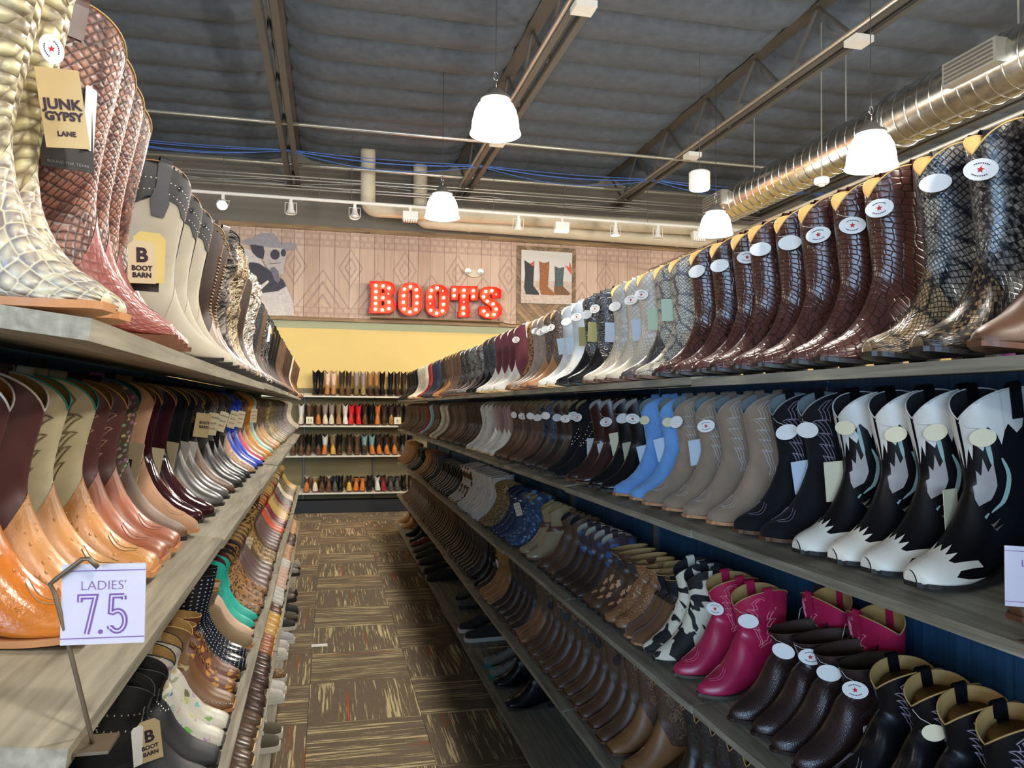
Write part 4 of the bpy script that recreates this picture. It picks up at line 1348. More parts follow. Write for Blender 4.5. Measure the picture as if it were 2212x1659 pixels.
def overlay_mesh(b, polys, off=.0016, both=True, space='z'):
    """cut leather shapes laid on the boot: polygons in (t, z) or (t, r)"""
    bm = bmesh.new()
    for poly in polys:
        v, f = poly_fill(poly)
        vs = [bm.verts.new((a, c, 0)) for a, c in v]
        for q in f:
            try: bm.faces.new([vs[i] for i in q])
            except ValueError: pass
    step_u, step_v = .12, (.008 if space == 'z' else .25)
    us = [v.co.x for v in bm.verts]; vv = [v.co.y for v in bm.verts]
    u = math.floor(min(us) / step_u) * step_u
    while u < max(us):
        bmesh.ops.bisect_plane(bm, geom=bm.verts[:] + bm.edges[:] + bm.faces[:], plane_co=(u, 0, 0), plane_no=(1, 0, 0)); u += step_u
    u = math.floor(min(vv) / step_v) * step_v
    while u < max(vv):
        bmesh.ops.bisect_plane(bm, geom=bm.verts[:] + bm.edges[:] + bm.faces[:], plane_co=(0, u, 0), plane_no=(0, 1, 0)); u += step_v
    bm.verts.index_update()
    A = np.array([(v.co.x, v.co.y) for v in bm.verts])
    F = [tuple(v.index for v in f.verts) for f in bm.faces]
    bm.free()
    out = []
    for sg in ((1, -1) if both else (1,)):
        tq = A[:, 0] * sg
        r = b.r_at_z(tq, np.minimum(A[:, 1], b.ztop(tq) - .001)) if space == 'z' else A[:, 1]
        out.append(MB().add([tuple(x) for x in b.S(r, tq, off)], F).mesh('overlay', PAPER, True))
    return out

# ------------------------------------------------------------------ boot styles
SHP = {
 'tall_snip': dict(H=.385, toe='snip', top='v', dip=.055), 'tall_round': dict(H=.385, toe='round', top='v', dip=.05), 'tall_square': dict(H=.37, toe='square', top='v', dip=.05),
 'xtall_snip': dict(H=.43, toe='snip', top='v', dip=.05), 'xtall_slouch': dict(H=.44, toe='snip', top='v', dip=.04, slouch=.012), 'mid_snip': dict(H=.33, toe='snip', top='v', dip=.05),
 'mid_square': dict(H=.31, toe='square', top='v', dip=.045, heel=.03), 'short_snip': dict(H=.255, toe='point', top='v', dip=.035, heel=.045), 'short_square': dict(H=.225, toe='square', top='v', dip=.035, heel=.028),
 'ankle_point': dict(H=.195, toe='point', top='flat', dip=0, heel=.05), 'ankle_round': dict(H=.19, toe='round', top='flat', dip=0, heel=.032), 'tube': dict(H=.27, toe='point', top='flat', dip=0, heel=.05),
 'r2_snip': dict(H=.318, toe='snip', top='v', dip=.045), 'r2_round': dict(H=.318, toe='round', top='v', dip=.045), 'r2_square': dict(H=.31, toe='square', top='v', dip=.045),
 'short_round': dict(H=.24, toe='round', top='scallop', dip=.03, heel=.03), 'mid_flat': dict(H=.29, toe='round', top='flat', dip=0, heel=.025),
}
C = srgb
def L_(name, rgb, rough=.38, pat='plain', c2=None, c3=None, **k):
    return leather(name, C(*rgb), rough, pat, C(*c2) if c2 else None, C(*c3) if c3 else None, **k)
GOLDLIN = plain('gold_lining', C(222, 178, 106), .55, var=.06)
TANLIN = plain('tan_lining', C(186, 150, 92), .6, var=.08)
GREYLIN = plain('grey_lining', C(150, 160, 158), .6, var=.06)
BLKLIN = plain('black_lining', C(38, 36, 38), .7)
PALELIN = plain('pale_lining', C(206, 196, 174), .6, var=.05)
SOLE_BLK = plain('black_sole', C(40, 36, 34), .45, var=.15)
SOLE_BRN = plain('brown_sole', C(104, 66, 44), .45, var=.15)
SOLE_TAN = plain('tan_sole', C(196, 138, 90), .5, var=.12)
SOLE_CRM = plain('cream_sole', C(226, 196, 140), .5, var=.06)
SOLE_WHT = plain('white_sole', C(226, 224, 214), .5, var=.04)
HEEL_BLK = plain('stacked_black_heel', C(34, 30, 28), .4, var=.2)
HEEL_BRN = plain('stacked_brown_heel', C(92, 60, 40), .45, var=.25)
TH_WHT = plain('white_thread', C(222, 218, 206), .7)
TH_GRY = plain('grey_thread', C(204, 194, 186), .7)
TH_TAN = plain('tan_thread', C(170, 132, 92), .7)
TH_BRN = plain('brown_thread', C(124, 92, 66), .7)
TH_PNK = plain('pink_thread', C(240, 140, 160), .7)
TH_PUR = plain('dim_purple_thread', C(150, 136, 150), .7)
STUD = plain('silver_stud', C(220, 216, 204), .25, 1.0)
TURQ = plain('turquoise_trim', C(60, 168, 164), .45)
BRONZE = plain('bronze_stud', C(150, 110, 70), .3, 1.0)

croc = L_('croc_brown', (84, 46, 36), .17, 'croc')
crocv = L_('croc_brown_vamp', (88, 50, 42), .22, 'croc', scale=.8)
pyb = L_('python_blue_grey', (118, 112, 106), .22, 'python', (34, 34, 38), (160, 150, 134), scale=.95)
pyv = L_('python_tan_vamp', (150, 120, 84), .28, 'python', (40, 34, 30), (176, 150, 110), scale=.95)
pyc = L_('python_cream', (206, 196, 172), .32, 'python', (104, 94, 92), (226, 216, 186), scale=1.1)
scw = L_('scale_offwhite', (206, 196, 182), .35, 'scales', scale=.62)
scv = L_('scale_offwhite_vamp', (220, 206, 182), .35, 'scales', scale=.75)
blkf = L_('black_plain', (15, 15, 18), .36)
blkg = L_('black_gloss', (18, 18, 21), .2)
blks = L_('black_suede', (14, 15, 19), .85, 'suede')
blkemb = L_('black_white_embroid', (26, 26, 30), .4, 'embroid', (206, 200, 188), scale=1.0)
blkdim = L_('black_dim_embroid', (30, 32, 36), .4, 'embroid', (110, 116, 120), scale=1.3)
icy = L_('pale_grey_leather', (196, 202, 206), .42)
brnemb = L_('brown_white_embroid', (78, 56, 44), .45, 'embroid', (176, 158, 136), scale=1.2)
brnemb2 = L_('brown_tan_embroid', (86, 62, 46), .5, 'embroid', (134, 104, 78), scale=1.4)
tanv = L_('tan_vamp', (172, 124, 84), .4)
taupe = L_('taupe_leather', (150, 132, 120), .5, 'embroid', (178, 160, 150), scale=.7)
leo = L_('leopard_tan', (170, 122, 68), .55, 'leopard', (44, 28, 18), scale=1.0)
burg = L_('burgundy_suede', (92, 34, 46), .8, 'suede')
whtv = L_('white_leather', (224, 220, 210), .35)
hexg = L_('grey_snake', (126, 116, 104), .3, 'python', (62, 52, 44), (164, 164, 160), scale=.55)
brn = L_('brown_leather', (92, 62, 42), .42)
brnw = L_('brown_worn', (100, 72, 50), .5, 'worn')
dkb = L_('dark_brown_leather', (56, 38, 30), .4)
dkbg = L_('dark_brown_gloss', (58, 30, 26), .22)
tan = L_('tan_leather', (166, 116, 66), .42)
navy = L_('navy_leather', (34, 46, 66), .5)
redl = L_('red_leather', (150, 36, 36), .4)
bred = L_('bright_red_leather', (214, 34, 44), .35)
crm = L_('cream_leather', (222, 210, 184), .45)
sued = L_('taupe_suede', (146, 124, 102), .9, 'suede')
bsu = L_('sky_blue_suede', (108, 158, 214), .9, 'suede')
mauve = L_('mauve_suede', (150, 122, 116), .85, 'suede')
bone = L_('bone_embroid', (196, 186, 164), .5, 'embroid', (120, 110, 96), scale=1.2)
whe = L_('white_embroid', (214, 212, 204), .45, 'embroid', (150, 146, 144), scale=1.1)
teal = L_('pale_teal_leather', (128, 164, 166), .45)
pink = L_('magenta_leather', (176, 34, 76), .3)
cowbw = L_('cowhide_black_white', (224, 214, 190), .7, 'cow', (20, 20, 22))
cowbr = L_('cowhide_brown_white', (226, 216, 200), .7, 'cow', (104, 52, 34), scale=.9)
liz = L_('dark_lizard', (52, 34, 32), .28, 'rows')
brsu = L_('brown_suede', (112, 74, 42), .85, 'suede')
tool = L_('tooled_tan', (150, 96, 58), .35, 'embroid', (214, 190, 150), scale=1.0)
wgl = L_('white_gloss', (222, 218, 206), .15)
navst = L_('navy_stars', (36, 52, 84), .5, 'stars')
densp = L_('denim_speckle', (46, 72, 104), .6, 'floral', (130, 156, 184), scale=1.5)
brz = L_('bronze_rubber', (170, 148, 112), .2)
frg = L_('leopard_fringe_tan', (176, 146, 96), .8, 'leopard', (60, 44, 30), scale=1.3)
blv = L_('turquoise_leather', (50, 190, 172), .45)
oran = L_('orange_leather', (206, 84, 40), .38)
mau2 = L_('mauve_brown_leather', (104, 80, 76), .4)
gold = L_('gold_leather', (198, 166, 96), .3)
gpy = L_('gold_python', (190, 168, 110), .35, 'python', (120, 100, 60), (214, 200, 150))
silv = L_('silver_foil', (196, 192, 184), .24, 'crinkle', metal=1.0)
pewt = L_('pewter_foil', (150, 136, 112), .26, 'crinkle', metal=1.0)
pewd = L_('dark_pewter_foil', (110, 104, 98), .3, 'crinkle', (54, 50, 50), metal=.8)
crpy = L_('cream_big_python', (224, 214, 168), .35, 'bigscale', (112, 96, 84), (150, 134, 104))
crpv = L_('cream_python_vamp', (222, 212, 184), .3, 'bigscale', (128, 114, 120), (224, 214, 180), scale=1.1)
rdpy = L_('red_brown_python', (146, 96, 80), .24, 'python', (92, 58, 52), (170, 118, 96), scale=.85)
rdv = L_('red_python_vamp', (152, 74, 66), .32, 'scales', scale=.7)
gsu = L_('stone_grey_suede', (176, 168, 150), .8, 'suede')
ost = L_('ostrich_tan', (206, 146, 84), .32, 'ostrich')
osto = L_('ostrich_orange', (196, 112, 36), .22, 'ostrich')
ostd = L_('ostrich_brown', (92, 64, 44), .35, 'ostrich')
crsh = L_('cream_shaft', (206, 196, 158), .5)
wine = L_('wine_shaft', (88, 50, 48), .45)
wing = L_('wine_gloss', (52, 18, 24), .12)
cogv = L_('cognac_vamp', (160, 92, 62), .35)
tsu = L_('tan_suede', (176, 134, 104), .85, 'suede')
turqb = L_('turquoise_beaded', (84, 66, 48), .55, 'floral', None, scale=2.2)
gryl = L_('charcoal_leather', (82, 80, 78), .3)
blkfl = L_('black_floral_embroid', (40, 38, 38), .4, 'floral', (150, 116, 76), scale=.8)
hair = L_('dark_hair_on', (52, 46, 38), .7, 'cow', (26, 24, 22), scale=1.8)
roy = L_('royal_blue_leather', (28, 62, 176), .3)
rose = L_('rose_leather', (206, 70, 92), .35)
saf = L_('saffron_leather', (206, 140, 52), .4)
mint = L_('mint_leather', (150, 198, 186), .4)
blst = L_('black_studded_leather', (26, 26, 30), .45)
wfl = L_('white_painted_floral', (222, 218, 204), .4, 'floral', None, scale=1.1)
brst = L_('brown_star_leather', (126, 88, 54), .4)
ofl = L_('brown_orange_floral', (112, 66, 46), .45, 'floral', (206, 148, 66), scale=1.1)
dots = L_('navy_dots', (30, 34, 46), .25, 'dots', (206, 210, 216))
tpn = L_('taupe_brown_nubuck', (130, 108, 76), .75, 'suede')
pnk = L_('pale_pink_leather', (230, 196, 168), .4)
camo = L_('camo_leopard', (176, 142, 80), .5, 'leopard', (70, 56, 34), scale=.8)
brsq = L_('square_brown_gloss', (92, 70, 52), .24)
brsd = L_('square_dark_gloss', (74, 54, 46), .22)
carm = L_('caramel_gloss', (166, 104, 66), .22)
mus = L_('mustard_leather', (206, 160, 70), .35)
grysn = L_('grey_snake_low', (178, 172, 160), .4, 'python', (110, 104, 100))
pinkp = L_('dusty_pink_leather', (206, 172, 150), .4)
purp = L_('purple_leather', (112, 40, 110), .4)
orgt = L_('orange_tan_leather', (196, 112, 50), .4)
oliv = L_('olive_tan_leather', (134, 108, 66), .5)

ST = {}
def style(key, shape, shaft, vamp, desc, name='cowboy_boot', stitch=None, th=None, lining=TANLIN, sole=SOLE_BLK, heel=HEEL_BLK, strap=None, piping=None, tags=(), extra=()):
    ST[key] = dict(shape=shape, shaft=shaft, vamp=vamp, desc=desc, name=name, stitch=stitch, th=th or TH_TAN, lining=lining, sole=sole, heel=heel, strap=strap or shaft, piping=piping or lining, tags=tags, extra=extra)
A = 'ankle_boot'
# right-hand run
style('py_blue', 'tall_round', pyb, pyv, 'blue-grey python tall boot', lining=GOLDLIN, tags=('oval',), sole=SOLE_BLK)
style('croc', 'tall_snip', croc, crocv, 'glossy brown crocodile-print tall boot', lining=GOLDLIN, tags=('oval',), sole=SOLE_BLK)
style('py_cream', 'tall_snip', pyc, pyc, 'cream and grey snakeskin tall boot', lining=GOLDLIN, tags=('oval0', 'cardg0'), sole=SOLE_BRN)
style('scale_w', 'tall_snip', scw, scv, 'off-white scale-print tall boot', lining=GOLDLIN, tags=('oval', 'cardb0'), sole=SOLE_BRN)
style('blk_feather', 'tall_snip', blkemb, blkf, 'black tall boot with white feather stitching', lining=BLKLIN, tags=('oval', 'cardy'))
style('icy', 'tall_snip', icy, whtv, 'pale grey tall boot with dark eyelets', tags=('oval', 'cardb'), sole=SOLE_CRM, lining=PALELIN)
style('brn_emb', 'tall_snip', brnemb, tanv, 'brown tall boot with white embroidery and tan foot', tags=('oval',), sole=SOLE_BRN)
style('taupe_emb', 'tall_snip', taupe, taupe, 'taupe tall boot with tonal stitching', tags=('oval',), sole=SOLE_TAN, lining=PALELIN)
style('leo', 'tall_snip', leo, leo, 'leopard-print tall boot', sole=SOLE_BRN)
style('burg', 'tall_snip', burg, whtv, 'burgundy suede tall boot with white harness and foot', strap=whtv, piping=whtv, tags=('oval',), sole=SOLE_CRM, extra=('harness',), lining=PALELIN)
style('blk_emb', 'tall_snip', blkdim, blkf, 'black embroidered tall boot', tags=('oval', 'cardb'))
style('hexsnake', 'tall_square', hexg, hexg, 'grey and brown large-scale snakeskin boot', strap=whtv, sole=SOLE_BRN, tags=('cardw',), lining=PALELIN)
style('brn', 'tall_snip', brn, brn, 'plain brown tall boot', sole=SOLE_BRN)
style('brn_w', 'tall_snip', brnw, brnw, 'weathered brown tall boot', sole=SOLE_BRN, stitch='scroll', th=TH_BRN)
style('dkb', 'tall_snip', dkb, dkb, 'dark brown tall boot')
style('tan', 'tall_snip', brnw, tan, 'brown tall boot with tan foot', sole=SOLE_TAN)
style('navy', 'tall_snip', navy, navy, 'navy tall boot')
style('red', 'tall_snip', redl, redl, 'red leather tall boot', sole=SOLE_TAN)
style('cream', 'tall_snip', crm, crm, 'cream leather tall boot', sole=SOLE_TAN, lining=PALELIN)
style('blk', 'tall_snip', blkf, blkf, 'plain black tall boot', tags=('cardw0',))
style('tulip', 'r2_round', blkf, blkf, 'black boot with white flame collar and white toe', lining=BLKLIN, tags=('ovalc', 'carde0'), extra=('tulip',), sole=SOLE_BLK, piping=whtv)
style('blk_flame', 'r2_round', blks, blks, 'black suede boot with fine flame stitching', stitch='flame', th=TH_PUR, lining=GREYLIN, tags=('oval0', 'cardb0'), sole=SOLE_BRN)
style('taupe_su', 'r2_round', sued, sued, 'taupe suede boot with pale flame stitching', stitch='flame', th=TH_GRY, lining=GREYLIN, tags=('oval0', 'cardb0'), sole=SOLE_TAN, heel=HEEL_BRN)
style('blue_su', 'r2_round', bsu, bsu, 'sky-blue suede boot with flame stitching', stitch='flame2', th=plain('pale_blue_thread', C(160, 196, 232), .7), lining=GREYLIN, tags=('ovalc', 'cardb'), sole=SOLE_TAN, heel=HEEL_BRN)
style('blk_star', 'r2_snip', blkf, blkg, 'black boot stitched with stars', stitch='stars', th=TH_WHT, lining=PALELIN, piping=PAPER, tags=('oval', 'carde'))
style('brn_gloss', 'r2_snip', dkbg, dkbg, 'polished dark brown boot', lining=PALELIN, tags=('oval0', 'cardw'), sole=SOLE_BRN)
style('blk_stud', 'r2_snip', blks, blks, 'black suede boot with a row of silver studs', tags=('oval0',), extra=('studs',))
style('brn_su', 'r2_snip', dkb, dkb, 'chocolate brown boot with strap', tags=('oval',))
style('nav_emb', 'r2_snip', L_('navy_embroid', (38, 44, 58), .5, 'embroid', (134, 142, 158), scale=.8), dkb, 'navy embroidered boot with brown foot', tags=('oval',))
style('brn_scr', 'r2_snip', brnemb2, brn, 'brown boot with scroll embroidery', tags=('oval0',))
style('mauve', 'r2_snip', mauve, whtv, 'mauve suede boot with white toe and heel', strap=mauve, tags=('ovalc',), sole=SOLE_CRM)
style('whemb', 'r2_snip', whe, whe, 'white embroidered boot', tags=('oval', 'cardb'), sole=SOLE_CRM)
style('bone', 'r2_snip', bone, bone, 'bone-coloured embroidered boot', tags=('cardw0',), sole=SOLE_CRM)
style('teal', 'r2_snip', teal, teal, 'pale teal boot', sole=SOLE_TAN)
style('blk_tan', 'short_square', blkf, blkg, 'short black boot with tan lining and leaf stitching', stitch='flame2', th=TH_PUR, lining=TANLIN, tags=('ovalc0', 'cardw'))
style('liz', 'ankle_point', liz, liz, 'dark brown lizard-grain ankle boot', A, lining=plain('brown_black_lining', C(58, 40, 30), .7), tags=('oval',), sole=plain('dark_brown_sole', C(46, 30, 26), .4), heel=HEEL_BLK, extra=('elastic',))
style('pink', 'short_snip', pink, pink, 'magenta western ankle boot with flame stitching', stitch='flame2', th=TH_PNK, lining=TANLIN, tags=('ovalp',), heel=HEEL_BRN, sole=plain('grey_brown_sole', C(86, 76, 66), .5))
style('cowbw', 'short_snip', cowbw, cowbw, 'black and white cowhide boot', lining=BLKLIN, tags=('oval0',))
style('brsu', 'ankle_round', brsu, brsu, 'brown suede boot with cowhide cuff', A, tags=(), sole=SOLE_TAN, extra=('cuff',))
style('tool', 'ankle_round', tool, tool, 'tan tooled ankle boot with white swirls', A, lining=TANLIN)
style('brn_ank', 'ankle_round', brn, brn, 'brown ankle boot with painted roses', A, lining=TANLIN, tags=('disc',), extra=('roses',))
style('blu_short', 'short_square', L_('blue_brown_leather', (70, 56, 60), .4, 'floral', (66, 98, 150), scale=.6), dkb, 'short brown boot with blue inlay', lining=PALELIN, tags=('cardw0',))
style('dist', 'short_round', brnw, brn, 'distressed brown boot with rounded top', lining=BLKLIN, tags=('cardk',))
style('brz', 'short_round', brz, brz, 'shiny bronze boot with brown belt', extra=('belt', 'tassel'), sole=SOLE_BRN)
style('navst', 'short_snip', navst, navst, 'navy boot with white stars', piping=PAPER, tags=('clear0',), lining=BLKLIN)
style('densp', 'short_snip', densp, densp, 'speckled denim-blue boot', piping=PAPER)
style('fringe', 'short_snip', frg, frg, 'tan boot covered in leopard fringe', extra=('fringe',))
style('wgl', 'tube', wgl, wgl, 'glossy white zip boot', sole=SOLE_WHT, heel=SOLE_WHT, lining=PALELIN)
style('cowbr', 'tube', cowbr, cowbr, 'brown and white cowhide boot', sole=SOLE_CRM, lining=PALELIN)
style('blk_sh', 'short_square', blkf, gryl, 'short black boot with grey foot', lining=PALELIN)
style('tan_sh', 'short_snip', tan, tan, 'short tan boot', sole=SOLE_TAN)
style('gry_sh', 'short_snip', L_('grey_blue_leather', (96, 100, 116), .45), gryl, 'short blue-grey boot')
style('brn_f4', 'r2_square', brnemb2, brn, 'brown square-toe boot with scroll stitching', stitch='scroll', th=TH_BRN, sole=SOLE_BRN, tags=('disc0',))
style('tan_f4', 'r2_square', brnemb2, L_('light_brown_leather', (140, 96, 58), .45), 'lighter brown square-toe boot with scroll stitching', stitch='scroll', th=TH_TAN, sole=SOLE_BRN)
style('dk_f4', 'r2_square', L_('dark_embroid', (46, 38, 34), .5, 'embroid', (90, 78, 66), scale=1.4), dkb, 'dark brown square-toe boot', sole=SOLE_BRN)
style('org_f4', 'r2_square', L_('mustard_distressed', (150, 106, 48), .5, 'worn'), tan, 'mustard brown square-toe boot', sole=SOLE_TAN)
style('cow_f4', 'r2_square', cowbw, dkb, 'brown boot with cowhide shaft', sole=SOLE_BRN)
style('blk_low', 'mid_square', blkf, blkg, 'black work boot', lining=BLKLIN)
style('brn2', 'r2_snip', brn, brn, 'plain brown boot', sole=SOLE_BRN)
style('brw2', 'r2_snip', brnw, brnw, 'weathered brown boot', sole=SOLE_BRN)
style('dkb2', 'r2_snip', dkb, dkb, 'dark brown boot')
style('red2', 'r2_snip', redl, redl, 'red leather boot', sole=SOLE_TAN)
style('purp', 'tall_snip', L_('purple_embroid', (104, 40, 112), .4, 'embroid', (226, 214, 226), scale=1.0), purp, 'purple boot with white zigzag stitching')
# left-hand run
style('crpy', 'xtall_snip', crpy, crpv, 'cream python tall boot with raised scales', sole=SOLE_TAN, heel=HEEL_BRN, lining=PALELIN, tags=())
style('rdpy', 'xtall_snip', rdpy, rdv, 'red-brown python tall boot', sole=SOLE_BRN, heel=HEEL_BRN, lining=TANLIN)
style('gsu', 'tall_snip', gsu, gsu, 'stone grey suede boot with studded black collar', lining=plain('cognac_lining', C(176, 112, 62), .5), extra=('studcollar',), strap=blst, sole=SOLE_BLK)
style('brstud', 'tall_snip', dkb, L_('metal_brown_vamp', (150, 128, 112), .3), 'dark brown boot with rows of bronze studs', extra=('studrows',), tags=('black0',))
style('pewd', 'xtall_slouch', pewd, pewd, 'dark pewter metallic slouch boot', lining=BLKLIN)
style('pewt', 'xtall_slouch', pewt, pewt, 'gold pewter metallic slouch boot', lining=BLKLIN, tags=('cardy',))
style('silv', 'xtall_slouch', silv, silv, 'crinkled silver metallic boot', lining=BLKLIN, tags=('black0', 'carde'))
style('brtag', 'tall_snip', brnw, dkb, 'weathered brown boot with white hang tag', tags=('cardbig',))
style('blktool', 'tall_snip', blkdim, blkf, 'black tooled boot', tags=('cardw',))
style('blkscr', 'tall_snip', blkemb, blkf, 'black boot with white scroll embroidery', tags=('disco',))
style('cr_ost', 'r2_square', crsh, ost, 'cream boot with turquoise piping and tan ostrich foot', stitch='flame', th=plain('olive_thread', C(140, 128, 96), .7), lining=TANLIN, piping=TURQ, sole=SOLE_TAN, heel=HEEL_BRN)
style('or_ost', 'r2_square', wine, osto, 'wine boot with glossy orange ostrich foot', lining=plain('amber_lining', C(190, 118, 52), .5), sole=SOLE_TAN, heel=HEEL_BLK, stitch='flame2', th=TH_TAN, piping=PAPER)
style('tn_ost', 'r2_square', wine, ost, 'wine boot with tan ostrich foot', lining=TANLIN, sole=SOLE_TAN, heel=HEEL_BRN, piping=PAPER)
style('wine', 'r2_square', wine, cogv, 'wine boot with cognac foot', stitch='flame', th=plain('rose_thread', C(164, 120, 108), .7), lining=TANLIN, sole=SOLE_TAN)
style('brost', 'r2_square', L_('brown_shaft', (92, 70, 48), .5), ostd, 'brown boot with dark ostrich foot', sole=SOLE_CRM, lining=TANLIN, stitch='flame2', th=TH_TAN)
style('turqb', 'r2_snip', turqb, brnw, 'brown boot with turquoise and gold beading', lining=plain('teal_lining', C(36, 118, 110), .6), tags=('black', 'carde'))
style('tansu', 'r2_snip', tsu, tsu, 'tan suede tall boot', stitch='flame2', th=plain('light_tan_thread', C(214, 178, 146), .7), sole=SOLE_TAN, lining=TANLIN)
style('wing', 'r2_snip', wing, wing, 'glossy wine-red boot', lining=TANLIN, tags=('carde',))
style('gryl', 'r2_snip', blkf, gryl, 'black boot with charcoal foot', tags=('cardw0',))
style('blkfl', 'r2_snip', blkfl, brn, 'black floral boot with brown foot', lining=TANLIN, tags=('kraftt',))
style('hair', 'r2_snip', hair, L_('black_whip', (40, 38, 40), .3), 'dark hair-on boot with whip lacing', lining=plain('amber_lining', C(190, 118, 52), .5), tags=('clear0', 'cardk'))
style('brwhite', 'r2_snip', dkb, L_('tan_embroid_vamp', (166, 124, 92), .4, 'embroid', (226, 206, 176), scale=1.0), 'dark boot with tan embroidered foot')
style('roy', 'r2_snip', roy, roy, 'royal blue boot', lining=TANLIN, tags=('clear',))
style('rose', 'mid_snip', dkb, rose, 'boot with rose-pink foot')
style('saf', 'mid_snip', saf, saf, 'saffron yellow boot', sole=SOLE_TAN, tags=('clear',))
style('mint', 'mid_snip', mint, mint, 'mint green boot', sole=SOLE_TAN)
style('pysm', 'r2_snip', gpy, gpy, 'olive snakeskin boot', sole=SOLE_BRN)
style('pygr', 'r2_snip', grysn, grysn, 'grey snakeskin boot', sole=SOLE_BRN, tags=('cardw0',))
style('brtan', 'r2_snip', brnw, L_('honey_leather', (180, 138, 90), .4), 'brown boot with honey foot', sole=SOLE_TAN)
style('blst', 'short_square', blst, L_('black_matte', (40, 42, 46), .55), 'short black boot with silver studs', extra=('studs2',), lining=BLKLIN, tags=('bb',))
style('wfl', 'short_square', wfl, wfl, 'white boot painted with feathers and flowers', lining=TANLIN, sole=SOLE_BLK, piping=BLKLIN)
style('brst', 'short_square', L_('brown_suede_star', (128, 96, 58), .8, 'suede'), brst, 'brown boot with star inlays and studded foot', lining=TANLIN, sole=SOLE_TAN, extra=('starinlay', 'toestuds'))
style('ofl', 'ankle_round', ofl, ofl, 'brown lace-up boot with orange flowers', A, lining=TANLIN, extra=('laces',))
style('dots', 'mid_flat', dots, dots, 'navy rain boot with white dots', lining=BLKLIN)
style('tpn', 'ankle_round', tpn, tpn, 'taupe nubuck ankle boot', A, sole=SOLE_TAN)
style('pnk', 'ankle_point', pnk, pnk, 'pale pink fringed ankle boot', A, sole=SOLE_BRN)
style('turq', 'short_snip', blv, blv, 'turquoise boot with fringe', lining=plain('maroon_lining', C(96, 40, 44), .6), piping=PAPER, extra=('fringe',), sole=SOLE_BRN, heel=HEEL_BRN)
style('leo3', 'short_square', leo, leo, 'leopard-print short boot', lining=BLKLIN, piping=TANLIN)
style('mau2', 'short_square', mau2, mau2, 'mauve-brown smooth boot', sole=SOLE_BRN)
style('gpy3', 'short_square', gpy, gpy, 'gold snakeskin short boot', tags=('clear',))
style('camo', 'mid_square', camo, camo, 'leopard and camo tall square boot', lining=BLKLIN, tags=('cardw0',))
style('oran', 'short_square', oran, oran, 'orange-red short boot', sole=SOLE_BRN)
style('gold3', 'short_square', gold, gold, 'gold leather short boot', sole=SOLE_BRN)
style('silv3', 'short_square', grysn, grysn, 'silver-grey snakeskin short boot')
style('burg3', 'short_square', redl, L_('burgundy_leather', (120, 40, 50), .3), 'burgundy short boot')
style('crm3', 'short_square', crm, crm, 'cream short boot', sole=SOLE_TAN)
SQ = 'western_shoe'
style('sqb', 'short_square', brsq, brsq, 'brown square-toe boot with cream welt', sole=SOLE_CRM)
style('sqd', 'short_square', brsd, brsd, 'dark brown square-toe boot', sole=SOLE_BLK)
style('sqc', 'short_square', carm, carm, 'caramel round-toe boot with cream welt', sole=SOLE_CRM)
style('sqm', 'short_square', mus, mus, 'mustard square-toe boot with cream welt', sole=SOLE_CRM)
style('sqp', 'short_square', pinkp, pinkp, 'dusty pink square-toe boot', sole=SOLE_BLK)
style('sqw', 'short_square', whe, whe, 'white patterned square-toe boot', sole=SOLE_BLK)
style('sqt', 'short_square', L_('tan_gloss', (176, 132, 84), .28), L_('tan_gloss', (176, 132, 84), .28), 'tan square-toe boot', sole=SOLE_CRM)

# back wall boots, by colour: (shaft, foot)
BC = dict(K=blkf, N=dkb, R=brn, T=tan, E=bred, W=whtv, C=crm, O=orgt, V=oliv, G=gryl, P=pnk, L=teal, M=L_('maroon_leather', (104, 26, 34), .35), Y=mus, A=taupe, B=navy, S=gpy, D=L_('wine_red_leather', (150, 30, 44), .35))
BN = dict(K='black', N='dark brown', R='brown', T='tan', E='bright red', W='white', C='cream', O='orange', V='olive', G='grey', P='pink', L='teal', M='maroon', Y='yellow', A='taupe', B='navy', S='snakeskin', D='wine red')
def bstyle(code, shape):
    k = 'b_' + code + shape
    if k not in ST:
        a, b = code
        style(k, shape, BC[a], BC[b], ('%s boot' % BN[a]) if a == b else '%s boot with %s foot' % (BN[a], BN[b]), sole=SOLE_BRN, lining=PALELIN if a in 'TRVA' else BLKLIN, piping=PALELIN)
    return k

